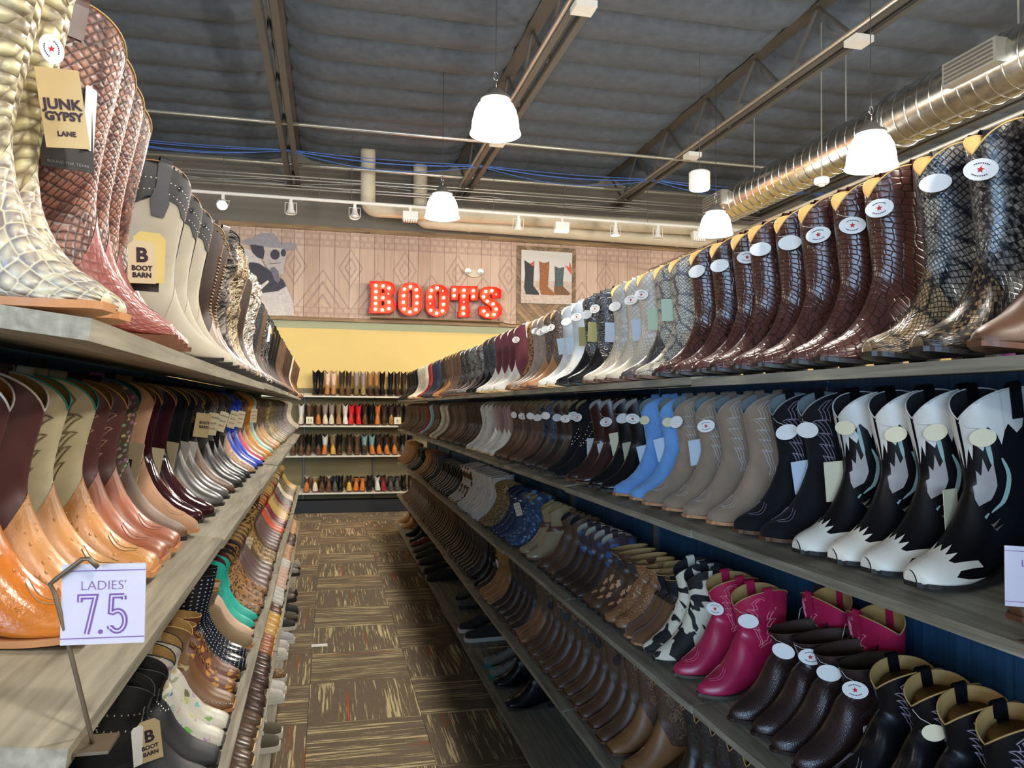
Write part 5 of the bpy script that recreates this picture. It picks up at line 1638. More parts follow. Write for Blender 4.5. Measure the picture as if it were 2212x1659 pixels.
# ------------------------------------------------------------------ extras made on the boot surface
def lin(a, b, n): return [a + (b - a) * i / (n - 1) for i in range(n)]
def studs_mesh(b, pts, r=.003):
    m = MB()
    pts = np.array(pts)
    rr = b.r_at_z(pts[:, 0], np.minimum(pts[:, 1], b.ztop(pts[:, 0]) - .002))
    P = b.S(rr, pts[:, 0], .0005); Q = b.S(rr, pts[:, 0], .0005 + r)
    for p, q in zip(P, Q):
        p, q = Vector(p), Vector(q); d = (q - p).normalized(); u = d.orthogonal().normalized(); w = d.cross(u)
        ring = [p + (u * math.cos(a) + w * math.sin(a)) * r for a in (0, PI / 3, 2 * PI / 3, PI, 4 * PI / 3, 5 * PI / 3)]
        m.add(ring + [q], [(i, (i + 1) % 6, 6) for i in range(6)])
    return m.mesh('stud', PAPER, True)
def extra_parts(key, kind, b):
    """list of (part name, mesh, material)"""
    H = b.H
    if kind == 'tulip':
        top = [(3.0, H + .01), (2.2, H + .01), (1.2, H + .01), (.5, H + .01), (.06, H + .01)]
        bot = [(.04, H - .13), (.18, H - .095), (.28, H - .115), (.36, H - .085), (.62, H - .10), (.72, H - .085), (.62, H - .072), (.82, H - .06), (1.02, H - .075), (1.10, H - .092), (1.2, H - .07), (1.3, H - .058), (1.5, H - .075), (1.66, H - .066), (1.72, H - .05), (1.9, H - .055), (2.2, H - .07), (2.4, H - .05), (2.7, H - .07), (2.95, H - .06)]
        z = H * .515
        tul = [(.78, z + .022), (.95, z + .012), (1.0, z + .042), (1.14, z + .018), (1.28, z + .034), (1.38, z - .006), (1.30, z - .030), (1.08, z - .038), (.86, z - .026), (.70, z - .006), (.84, z - .002)]
        bud = [(1.62, z - .075), (1.74, z - .060), (1.78, z - .078), (1.90, z - .07), (1.86, z - .10), (1.70, z - .118), (1.60, z - .10)]
        sh = -.42
        tul = [(a + sh, q) for a, q in tul]; bud = [(a + sh, q) for a, q in bud]
        def blade(c, w):
            c = [(a + sh, q) for a, q in c]
            c = [Vector((a * .06, q)) for a, q in c]
            c = [Vector((p.x, p.y)) for p in catmull(c, 4)]
            lft, rgt = [], []
            for i, p in enumerate(c):
                d = (c[min(i + 1, len(c) - 1)] - c[max(i - 1, 0)]).normalized()
                ww = w * math.sin(PI * (i + .6) / (len(c) + .2)) ** .6
                lft.append(((p.x - d.y * ww) / .06, p.y + d.x * ww)); rgt.append(((p.x + d.y * ww) / .06, p.y - d.x * ww))
            return lft + rgt[::-1]
        st = [blade([(1.16, z + .09), (1.18, z + .06), (1.26, z + .03)], .004), blade([(.98, z - .05), (.80, z - .062), (.78, z - .085), (.92, z - .105)], .0045), blade([(1.42, z - .05), (1.36, z - .08), (1.46, z - .105), (1.64, z - .125)], .0045), blade([(1.22, z - .09), (1.36, z - .115), (1.6, z - .13), (1.84, z - .15)], .004), blade([(1.5, z + .04), (1.66, z + .01), (1.58, z - .03), (1.48, z - .05)], .0035)]
        wing = [(0, 3.55), (.22, 3.1), (.42, 3.75), (.55, 3.05), (.85, 3.6), (.9, 2.9), (1.15, 3.1), (1.35, 3.7), (1.6, 4.35), (1.95, 4.5), (1.75, 3.9), (1.62, 3.2), (1.9, 2.85), (2.2, 3.5), (2.45, 4.4), (2.68, 4.9), (2.72, 2.0), (2.72, .02), (0, .02)]
        tt = np.linspace(0, 2 * PI, 24, endpoint=False)
        cp = b.S(np.full(24, .02), tt, .0026) + np.array([.0024, 0, 0])
        cap = MB().add([tuple(x) for x in cp], [tuple(range(24))]).mesh('toe_cap', PAPER)
        return [('toe_cap', cap, L_('ivory_leather', (236, 228, 210), .4)), ('collar_overlay', overlay_mesh(b, [top + bot], .0016), whtv), ('tulip_inlay', overlay_mesh(b, [tul], .0014), L_('grey_inlay', (168, 160, 154), .5)), ('bud_inlay', overlay_mesh(b, [bud], .0014), L_('olive_inlay', (120, 108, 88), .5)),
                ('stem_inlay', overlay_mesh(b, st, .0014), L_('mint_inlay', (150, 178, 170), .5)), ('toe_overlay', overlay_mesh(b, [wing], .0026, True, 'r'), L_('ivory_leather', (236, 228, 210), .4))]
    if kind == 'harness':
        band = [(PI / 2 - .22, H + .01), (PI / 2 + .22, H + .01), (PI / 2 + .18, H - .07), (PI / 2, H - .10), (PI / 2 - .18, H - .07)]
        tr = [tuple(x) for x in b.S(b.r_at_z(np.full(14, PI / 2), np.linspace(.13, H - .09, 14)), PI / 2, .0015)]
        m = MB(); m.tube(tr, .0018, 5); m.tube([(x, -y, z) for x, y, z in tr], .0018, 5)
        tong = [(-.5, 6.0), (0, 8.9), (.5, 6.0), (.9, 4.6), (0, 4.6), (-.9, 4.6)]
        return [('strap_overlay', overlay_mesh(b, [band]), whtv), ('side_seam', m.mesh('seam', PAPER, True), whtv), ('tongue', overlay_mesh(b, [tong], .0016, False, 'r'), whtv)]
    if kind == 'studs':
        return [('stud', studs_mesh(b, [(q, .10 + .02 + (H - .17) * (q - .4) / 1.8) for q in lin(.4, 2.2, 18)] + [(q, H - .06 - .1 * abs(q - 1.5)) for q in lin(.3, 2.8, 16)]), STUD)]
    if kind == 'studs2':
        g = []
        for sg in (1, -1):
            g += [(sg * q, H * .56) for q in lin(.2, 2.9, 14)] + [(sg * q, H * .72) for q in lin(.2, 2.9, 14)] + [(sg * .45, z) for z in lin(.13, H - .05, 10)] + [(sg * 1.9, z) for z in lin(.13, H - .03, 9)]
        return [('stud', studs_mesh(b, g, .0025), STUD)]
    if kind == 'studcollar':
        bot = [(.02, H - .16), (.12, H - .19), (.26, H - .13), (.4, H - .10), (.75, H - .095), (1.0, H - .075), (1.4, H - .07), (1.8, H - .075), (2.2, H - .095), (2.6, H - .10), (2.85, H - .14), (3.02, H - .19), (3.12, H - .15)]
        top = [(3.12, H + .01), (2.2, H + .01), (1.2, H + .01), (.5, H + .01), (.02, H + .01)]
        st = [(PI / 2 - .2, H + .008), (PI / 2 + .2, H + .008), (PI / 2 + .16, H - .05), (PI / 2 + .26, H - .08), (PI / 2 + .16, H - .11), (PI / 2 - .16, H - .11), (PI / 2 - .26, H - .08), (PI / 2 - .16, H - .05)]
        g = []
        for sg in (1, -1):
            g += [(sg * q, H - .035 - .045 * max(0, 1 - math.sin(q))) for q in lin(.3, 2.8, 20)] + [(sg * q, H - .058 - .05 * max(0, 1 - math.sin(q))) for q in lin(.3, 2.8, 20)] + [(sg * PI / 2, z) for z in lin(H - .10, H - .01, 6)]
        return [('collar_overlay', overlay_mesh(b, [top + bot]), blst), ('strap_overlay', overlay_mesh(b, [st], .004), L_('grey_strap', (66, 66, 72), .5)), ('stud', studs_mesh(b, g, .0028), STUD)]
    if kind == 'studrows':
        g = []
        for sg in (1, -1):
            for k in range(3): g += [(sg * (.45 + .09 * k + .5 * (z - .12) * 1.2), z) for z in lin(.13, H - .08, 20)]
            g += [(sg * q, H - .012 - .045 * max(0, 1 - math.sin(q))) for q in lin(.2, 2.9, 12)]
        return [('stud', studs_mesh(b, g, .003), BRONZE)]
    if kind == 'fringe':
        m = MB(); rg = random.Random(5)
        for row, z0 in enumerate((H - .03, H - .075)):
            for i in range(44):
                tq = 2 * PI * (i + rg.random() * .5) / 44
                L = rg.uniform(.06, .10)
                zz = np.linspace(z0, max(z0 - L, .10), 5)
                tt = tq + np.linspace(0, rg.uniform(-.12, .12), 5)
                P = b.S(b.r_at_z(tt, np.minimum(zz, b.ztop(tt) - .004)), tt, .003 + .004 * np.linspace(0, 1, 5)); Q = b.S(b.r_at_z(tt + .07, np.minimum(zz, b.ztop(tt) - .004)), tt + .07, .004 + .005 * np.linspace(0, 1, 5))
                vs = [tuple(x) for pq in zip(P, Q) for x in pq]
                m.add(vs, [(2 * j, 2 * j + 1, 2 * j + 3, 2 * j + 2) for j in range(4)])
        return [('fringe', m.mesh('fringe', PAPER), None)]
    if kind == 'elastic':
        m = MB()
        for sg in (1, -1):
            for q in lin(PI / 2 - .35, PI / 2 + .35, 8):
                zz = np.linspace(.10, H - .004, 7)
                m.tube([tuple(x) for x in b.S(b.r_at_z(np.full(7, sg * q), zz), sg * q, .0008)], .0016, 4)
        return [('elastic_gore', m.mesh('elastic', PAPER, True), L_('dark_elastic', (40, 28, 26), .8))]
    if kind == 'cuff':
        P = [(.05, H + .01), (3.1, H + .01), (3.1, H - .05), (2.4, H - .06), (1.6, H - .045), (.8, H - .065), (.05, H - .05)]
        return [('cuff', overlay_mesh(b, [P], .004), cowbw), ('cuff_strap', overlay_mesh(b, [[(.1, H - .075), (3.0, H - .075), (3.0, H - .055), (.1, H - .055)]], .005), dkb), ('stud', studs_mesh(b, [(s * q, H - .065) for s in (1, -1) for q in lin(.3, 2.7, 7)], .004), BRONZE)]
    if kind == 'roses':
        g = []
        for r0, t0 in ((2.6, .5), (3.6, .9), (4.4, .45), (5.2, .8)):
            g.append([(t0 + .22 * math.cos(a) * (1 + .25 * math.sin(5 * a)), r0 + .42 * math.sin(a) * (1 + .25 * math.sin(5 * a))) for a in [2 * PI * i / 20 for i in range(20)]])
        return [('painted_rose', overlay_mesh(b, g, .0018, True, 'r'), L_('rose_paint', (214, 160, 116), .5))]
    if kind == 'belt':
        return [('belt', overlay_mesh(b, [[(.02, .125), (3.12, .125), (3.12, .15), (.02, .15)]], .004), L_('belt_brown', (112, 62, 42), .4))]
    if kind == 'tassel':
        m = MB(); rg = random.Random(9)
        for i in range(22):
            x0, y0 = .08 + rg.uniform(-.02, .02), .046
            m.tube([(x0, y0, .13), (x0 + rg.uniform(-.01, .01), y0 + .008, .09), (x0 + rg.uniform(-.025, .025), y0 + .012, .03 + rg.random() * .02)], .0014, 3)
        return [('tassel', m.mesh('tassel', PAPER), L_('cream_cord', (200, 188, 166), .8))]
    if kind == 'starinlay':
        g = [[(c[0] + .2 * (1 if i % 2 == 0 else .42) * math.sin(PI * i / 5), c[1] + .011 * (1 if i % 2 == 0 else .42) * math.cos(PI * i / 5)) for i in range(10)] for c in ((.9, H - .05), (1.5, H - .06), (1.1, H - .085), (.8, H - .11), (1.6, H - .10))]
        return [('star_inlay', overlay_mesh(b, g, .0014), L_('pale_star', (190, 170, 128), .5))]
    if kind == 'toestuds':
        m = MB()
        for sg in (1, -1):
            tq = np.full(16, sg * 1.55); rq = np.linspace(.4, 5.2, 16)
            for p in b.S(rq, tq, .002): m.lathe([(.0026, 0), (.002, .0016), (0, .002)], 6, c=tuple(p))
        return [('stud', m.mesh('stud', PAPER, True), STUD)]
    if kind == 'laces':
        m = MB()
        for i in range(9):
            r0 = 4.2 + i * .55
            m.tube([tuple(x) for x in b.S(np.array([r0, r0 + .15, r0]), np.array([-.28, 0, .28]), .003)], .0022, 5)
            for s in (1, -1):
                p = b.S(np.array([r0]), np.array([.32 * s]), .002)[0]
                m.lathe([(.0035, 0), (.003, .002), (0, .0025)], 6, c=tuple(p))
        return [('lacing', m.mesh('laces', PAPER, True), BRONZE)]
    return []
EXTRA = {}

# ------------------------------------------------------------------ where every boot stands
PLACE = []   # dicts: style, M, shelf, order, zc, side
SETB = {('R', 1): .005, ('R', 2): .03, ('R', 3): .03, ('R', 4): .03, ('R', 5): .03, ('L', 1): .045, ('L', 2): .06, ('L', 3): .03, ('L', 4): .015, ('L', 5): .0}
SHELFN = {('R', 1): 'right top shelf', ('R', 2): 'right second shelf', ('R', 3): 'right third shelf', ('R', 4): 'right fourth shelf', ('R', 5): 'right floor shelf', ('L', 1): 'left top shelf', ('L', 2): 'left second shelf', ('L', 3): 'left third shelf', ('L', 4): 'left fourth shelf', ('L', 5): 'left floor shelf'}
def frame(side, lv, Y, back, yaw=0.0):
    """matrix of a boot whose heel is `back` metres behind the shelf front edge"""
    ex, ez = edge(side, lv, Y)
    sg = 1 if side == 'R' else -1
    a = tilt(lv, side)
    R = Matrix.Rotation(-sg * a, 4, 'Y')
    o = Vector((ex, Y, ez)) + (R @ Vector((sg * back, 0, 0)))
    return Matrix.Translation(o + R @ Vector((0, 0, .0035))) @ R @ Matrix.Rotation((PI if side == 'R' else 0) + yaw, 4, 'Z')
def boot_len(st): return proto(ST[st]['shape'], SHP[ST[st]['shape']], None, 2)['_b'].tipx + .005
def px_of(side, lv, st, Y, ref):
    b = proto(ST[st]['shape'], SHP[ST[st]['shape']], None, 2)['_b']
    M = frame(side, lv, Y, boot_len(st) + SETB[side, lv])
    q = M @ (Vector((.072, 0, b.H * .5)) if ref == 'shaft' else Vector((b.tipx, 0, .02)))
    return project(*q)[0]
def solve_y(side, lv, st, px, ref):
    lo, hi = .4, 12.0
    for _ in range(40):
        m = (lo + hi) / 2
        v = px_of(side, lv, st, m, ref)
        if (v > px) == (side == 'R'): lo = m
        else: hi = m
    return lo
JIT = random.Random(11)
def put(side, lv, st, Y, yaw=None, dback=None, flip=False):
    b = proto(ST[st]['shape'], SHP[ST[st]['shape']], None, 2)['_b']
    yaw = JIT.uniform(-.03, .03) if yaw is None else yaw
    M = frame(side, lv, Y, boot_len(st) + SETB[side, lv] + (JIT.uniform(0, .012) if dback is None else dback), yaw)
    PLACE.append(dict(st=st, M=M, shelf=(side, lv), Y=Y, zc=project(*(M @ Vector((.1, 0, .1))))[2], side=side))
PITCH = .101
def run(side, lv, st, p0, p1=None, n=None, ref=None):
    ref = ref or ('shaft' if side == 'R' else 'toe')
    y0 = solve_y(side, lv, st, p0, ref)
    if p1 is None: put(side, lv, st, y0); return
    y1 = solve_y(side, lv, st, p1, ref)
    if n is None: n = max(2, round((y1 - y0) / PITCH) + 1)
    for i in range(n): put(side, lv, st, y0 + (y1 - y0) * i / (n - 1))
def yrun(side, lv, st, y, n, pitch=PITCH):
    for i in range(n): put(side, lv, st, y + i * pitch)
    return y + n * pitch

# right top shelf
for a in (('brn', 2330), ('py_blue', 2182, 2066, 2), ('croc', 1950, 1550, 8), ('py_cream', 1500, 1464, 2), ('scale_w', 1424, 1362, 3), ('blk_feather', 1322, 1298, 2), ('icy', 1266, 1246, 2), ('brn_emb', 1224, 1208, 2), ('taupe_emb', 1192, 1179, 2),
          ('leo', 1165), ('burg', 1139, 1092, 4), ('blk_emb', 1078, 1066, 2), ('hexsnake', 1049, 1014, 4), ('brn_w', 1003, 995, 2), ('tan', 986, 980, 2), ('dkb', 972, 967, 2), ('navy', 957, 948, 3), ('red', 938), ('cream', 930, 915, 4), ('blk', 908, 889, 6)):
    run('R', 1, *a)
# right second shelf
for a in (('brn', 2420), ('tulip', 2150, 1890, 4), ('blk_flame', 1800, 1735, 2), ('taupe_su', 1668, 1513, 4), ('blue_su', 1474, 1436, 2), ('blk_star', 1401, 1374, 2), ('brn_gloss', 1342, 1317, 2), ('blk_stud', 1287, 1264, 2), ('brn_su', 1249, 1231, 2), ('nav_emb', 1214, 1200, 2),
          ('brn_scr', 1184, 1130, 6), ('mauve', 1121, 1090, 4), ('whemb', 1079, 1062, 3), ('dkb', 1053, 1026, 5), ('brn_scr', 1018, 988, 7), ('bone', 980, 967, 4), ('brn', 961, 951, 3), ('teal', 944), ('red', 938), ('brn_w', 930, 888, 13)):
    run('R', 2, *([('brn2' if a[0] == 'brn' else 'brw2' if a[0] == 'brn_w' else 'dkb2' if a[0] == 'dkb' else 'red2' if a[0] == 'red' else a[0])] + list(a[1:])))
# right third shelf
for a in (('blk_tan', 2215, 1968, 4), ('liz', 1886, 1728, 4), ('pink', 1648, 1588, 2), ('cowbw', 1538, 1512, 2), ('brsu', 1486, 1466, 2), ('tool', 1440, 1418, 2), ('brn_ank', 1398, 1358, 3), ('blu_short', 1338, 1284, 4), ('dist', 1264, 1244, 2), ('brz', 1214, 1196, 2),
          ('densp', 1172, 1160, 2), ('navst', 1144, 1124, 3), ('fringe', 1110, 1096, 3), ('wgl', 1088, 1040, 8), ('cowbr', 1030, 1018, 3), ('blk_sh', 1008, 970, 9), ('gry_sh', 960, 950, 3), ('tan_sh', 942, 932, 3), ('blk_sh', 922, 914, 3), ('tan_sh', 904, 888, 6)):
    run('R', 3, *a)
# right fourth shelf
for a in (('dk_f4', 1680, 1530, None), ('tan_f4', 1462, 1420, 2), ('brn_f4', 1396, 1212, None), ('tan_f4', 1200, 1186, 2), ('dk_f4', 1174, 1130, None), ('org_f4', 1118, 1100, None), ('cow_f4', 1090), ('blk', 1082, 1070, 2), ('dk_f4', 1060, 1000, None), ('brn_f4', 994, 900, None)):
    run('R', 4, *a)
# right floor shelf: boots
run('R', 5, 'blk_low', 1172, 1140, 2)
run('R', 5, 'blk_low', 922, 912, 2); run('R', 5, 'tan', 900, 892, 2)
# a second pair of magenta boots stands sideways behind the dark ankle boots
for px in (1905, 1800):
    q = on_x(px, 1330, 1.262)
    PLACE.append(dict(st='pink', M=frame('R', 3, q.y - .10, .350, -PI / 2), shelf=('R', 3), Y=q.y, zc=1.75, side='R', back=True))
# left top shelf (toe pixels); these boots are turned, toes down the aisle
def put_toe(side, lv, st, px, yaw, back=None):
    """boot whose toe tip shows at pixel px, `back` metres behind the shelf edge"""
    L = boot_len(st); sb = SETB[side, lv] if back is None else back
    lo, hi = .4, 12.0
    for _ in range(40):
        Y = (lo + hi) / 2
        v = project(*(frame(side, lv, Y, sb, 0) @ Vector((0, 0, .02))))[0]
        if (v > px) == (side == 'R'): lo = Y
        else: hi = Y
    M = frame(side, lv, lo, sb, yaw) @ Matrix.Translation((-L, 0, 0))
    PLACE.append(dict(st=st, M=M, shelf=(side, lv), Y=lo, zc=project(*(M @ Vector((.1, 0, .1))))[2], side=side))
LY = .72
def put_toe_y(side, lv, st, px, Y, yaw):
    """boot at distance Y along the shelf, pushed back until its toe tip shows at pixel px"""
    lo, hi = -.05, .2
    for _ in range(40):
        sb = (lo + hi) / 2
        if (project(*(frame(side, lv, Y, sb, 0) @ Vector((0, 0, .02))))[0] > px) == (side == 'L'): lo = sb
        else: hi = sb
    M = frame(side, lv, Y, sb, yaw) @ Matrix.Translation((-boot_len(st), 0, 0))
    PLACE.append(dict(st=st, M=M, shelf=(side, lv), Y=Y, zc=project(*(M @ Vector((.1, 0, .1))))[2], side=side))
for st, px, Y, yaw in (('crpy', 238, .885, -.25), ('crpy', 272, .985, -.25), ('rdpy', 378, 1.26, .55), ('rdpy', 389, 1.37, .55), ('rdpy', 399, 1.475, .55), ('rdpy', 408, 1.58, .55)):
    put_toe_y('L', 1, st, px, Y, yaw)
for st, pxs in (('gsu', (478, 498, 512)), ('brstud', (526, 536)), ('pewd', (547,)), ('pewt', (556, 564)), ('dkb', (572,)), ('silv', (580, 587)), ('blktool', (594,)), ('brtag', (599,)), ('blkscr', (605, 610)), ('blk', (615, 619, 623)), ('brn_w', (627, 630, 633)), ('dkb', (636, 638.5, 641, 643)), ('cream', (645,)), ('tan', (647, 649)), ('brn', (650.5, 652, 653, 654, 655))):
    for px in pxs: put_toe('L', 1, st, px, {'gsu': .62}.get(st, LY) + JIT.uniform(-.03, .03), .03)
# left second shelf
for st, pxs in (('or_ost', (212,)), ('tn_ost', (258,)), ('cr_ost', (302, 340)), ('wine', (367, 391)), ('turqb', (411,)), ('tansu', (429,)), ('wing', (446, 461)), ('gryl', (484, 498)), ('blkfl', (510,)), ('hair', (523, 533, 541)), ('brwhite', (551,)), ('roy', (559, 566)), ('rose', (574,)), ('brtan', (580,)), ('saf', (587,)), ('mint', (593,)), ('brtan', (599, 603, 607)), ('pysm', (611, 615, 618, 621, 624)), ('pygr', (627, 630, 632, 634, 636, 638, 640, 642)), ('bone', (643.5, 645, 646.5, 648))):
    for px in pxs: run('L', 2, st, px)
# left third shelf
y = 1.80
for st, n in (('blst', 2), ('wfl', 2), ('brst', 1), ('ofl', 2), ('dots', 2), ('tpn', 1), ('pnk', 1), ('turq', 2), ('leo3', 4), ('mau2', 4), ('gpy3', 1), ('camo', 3), ('brn', 1), ('mau2', 5), ('oran', 2), ('silv3', 1), ('burg3', 2), ('gold3', 4), ('gpy3', 2), ('burg3', 1), ('silv3', 4), ('crm3', 3), ('gpy3', 5), ('gold3', 4)):
    y = yrun('L', 3, st, y + (.03 if st in ('brst', 'tpn', 'oran') else 0), n, .104)
    if y > 8.2: break
y = 2.36
for st, n in (('sqc', 3), ('sqb', 5), ('sqd', 4), ('sqd', 3), ('sqc', 3), ('sqm', 4), ('sqb', 2), ('sqw', 4), ('sqp', 6), ('sqw', 3), ('sqt', 6), ('sqd', 6), ('sqt', 8)):
    y = yrun('L', 4, st, y, n, .104)
    if y > 8.2: break
# purple boot on the far side of the right-hand run, seen between the python boots
p = on_x(2146, 600, 1.52)
PLACE.append(dict(st='purp', M=Matrix.Translation((1.42, p.y + .02, 1.815)) @ Matrix.Rotation(TILT, 4, 'Y'), shelf=('R', 1), Y=p.y, zc=1.9, side='R', far=True))

# back wall boots (front view)
def Z8(z): return 600 + z / 4.367
BROWS = {1: [(345, 'KK'), (405, 'KK'), (465, 'PT'), (525, 'PT'), (600, 'NR'), (668, 'NR'), (740, 'AS'), (803, 'AS'), (866, 'TN'), (926, 'TN'), (985, 'KK'), (1068, 'KK'), (1125, 'NN'), (1186, 'NN'), (1250, 'KK'), (1310, 'KK')],
         2: [(220, 'WC'), (298, 'RR'), (378, 'RO'), (441, 'AC'), (508, 'AC'), (572, 'VT'), (634, 'WW'), (697, 'EE'), (758, 'EE'), (822, 'NR'), (886, 'KK'), (948, 'OO'), (1010, 'NN'), (1073, 'NT'), (1136, 'NR'), (1212, 'KK'), (1275, 'NN')],
         3: [(150, 'NR'), (225, 'NR'), (300, 'KR'), (380, 'KR'), (452, 'WO'), (521, 'VY'), (588, 'KN'), (680, 'NR'), (752, 'RR'), (825, 'LN'), (891, 'LO'), (955, 'NO'), (1030, 'NO'), (1107, 'RO'), (1190, 'KG'), (1255, 'KK')],
         4: [(285, 'RO'), (357, 'TC'), (430, 'NR'), (490, 'RR'), (545, 'BG'), (606, 'KK'), (683, 'NY'), (755, 'OO'), (816, 'OO'), (880, 'KK'), (945, 'WW'), (1003, 'MD'), (1075, 'GG'), (1140, 'GG'), (1198, 'KK'), (1265, 'NN')]}
BH = {1: 'tall_snip', 2: 'mid_snip', 3: 'mid_square', 4: 'short_square'}
for lv, row in BROWS.items():
    for z, code in row:
        shp = BH[lv]
        if lv == 4 and code in ('OO', 'GG', 'TC'): shp = 'ankle_round'
        st = bstyle(code, shp)
        X = on_y(Z8(z), 900, BYF + .06).x
        L = boot_len(st) + .015
        R = Matrix.Rotation(TILT, 4, 'X')
        o = Vector((X, BYF, BZS[lv])) + R @ Vector((0, L, .0035))
        PLACE.append(dict(st=st, M=Matrix.Translation(o) @ R @ Matrix.Rotation(-PI / 2 + JIT.uniform(-.08, .08), 4, 'Z'), shelf=('B', lv), Y=X, zc=12.3, side='B'))
SHELFN.update({('B', 1): 'back wall top shelf', ('B', 2): 'back wall second shelf', ('B', 3): 'back wall third shelf', ('B', 4): 'back wall lowest shelf'})

# ------------------------------------------------------------------ hang tags
def oval_me(name, rx, ry, mat):
    m = MB(); n = 24
    vs = [(rx * math.cos(2 * PI * i / n), y, ry * math.sin(2 * PI * i / n) - ry) for y in (-.0005, .0005) for i in range(n)]
    return m.add(vs, [tuple(range(n))[::-1], tuple(range(n, 2 * n))] + [(i, (i + 1) % n, n + (i + 1) % n, n + i) for i in range(n)]).mesh(name, mat)
def card_me(name, w, h, mat, cut=.15):
    c = cut * w
    return MB().prism([(-w / 2 + c, 0), (w / 2 - c, 0), (w / 2, -c), (w / 2, -h), (-w / 2, -h), (-w / 2, -c)], 1, -.0006, .0006).mesh(name, mat)
OVAL = oval_me('hang_tag', .026, .018, PAPER)
OVALC = oval_me('hang_tag', .020, .015, CREAMCARD)
DISC = oval_me('hang_tag', .018, .018, BLACKCARD)
DISCO = oval_me('hang_tag', .018, .018, plain('orange_card', C(222, 168, 50), .6))
_m = MB()
for k in range(5):
    a0 = 2 * PI * k / 5 + PI / 2
_s = [(.0062 * (1 if i % 2 == 0 else .45) * math.sin(PI * i / 5), -.018 + .0062 * (1 if i % 2 == 0 else .45) * math.cos(PI * i / 5)) for i in range(10)]
_v, _f = poly_fill(_s)
LOGO = MB().add([(a, -.0009, b) for a, b in _v], _f).mesh('tag_logo', REDINK)
_m = MB()
for r, z0, a0, a1 in ((.012, -.018, 40, 140), (.012, -.018, 220, 320)):
    for i in range(8):
        a = math.radians(a0 + (a1 - a0) * i / 8); a2 = math.radians(a0 + (a1 - a0) * (i + .7) / 8)
        _m.add([(r * 1.2 * math.cos(a), -.0009, z0 + r * .8 * math.sin(a)), (r * 1.2 * math.cos(a2), -.0009, z0 + r * .8 * math.sin(a2)), (r * 1.4 * math.cos(a2), -.0009, z0 + r * .95 * math.sin(a2)), (r * 1.4 * math.cos(a), -.0009, z0 + r * .95 * math.sin(a))], [(0, 1, 2, 3)])
LOGOTXT = _m.mesh('tag_lettering', INK)
CARDS = {'w': card_me('hang_tag', .04, .07, PAPER, .05), 'b': card_me('hang_tag', .042, .075, BLUECARD, .02), 'g': card_me('hang_tag', .04, .07, GREENCARD, .02), 'y': card_me('hang_tag', .04, .08, YELLOWCARD, .02), 'e': card_me('hang_tag', .042, .085, CREAMCARD, .02),
         'k': card_me('hang_tag', .036, .06, BLACKCARD, .02), 'big': card_me('hang_tag', .045, .085, BLUECARD, .2), 'clear': card_me('hang_tag', .04, .075, CREAMCARD, .12), 'kraftt': card_me('hang_tag', .05, .075, KRAFT, .05), 'black': card_me('hang_tag', .04, .12, BLACKCARD, .02)}
TXT = {}
def txt(s, size, mat, bold=0.0):
    k = (s, size, mat.name)
    if k not in TXT:
        me = text_mesh(s, size, mat, 0.0, 'CENTER', bold)
        me.transform(Matrix.Translation((0, -.0011, 0)) @ Matrix.Rotation(PI / 2, 4, 'X'))
        TXT[k] = me
    return TXT[k]
def string(parent, a, b, name='string'):
    a, b = Vector(a), Vector(b)
    mid = (a + b) / 2 + Vector((.004, 0, -.002))
    return MB().tube([a, mid, b], .0007, 4).build(name, TH_WHT, parent)
TR = random.Random(23)
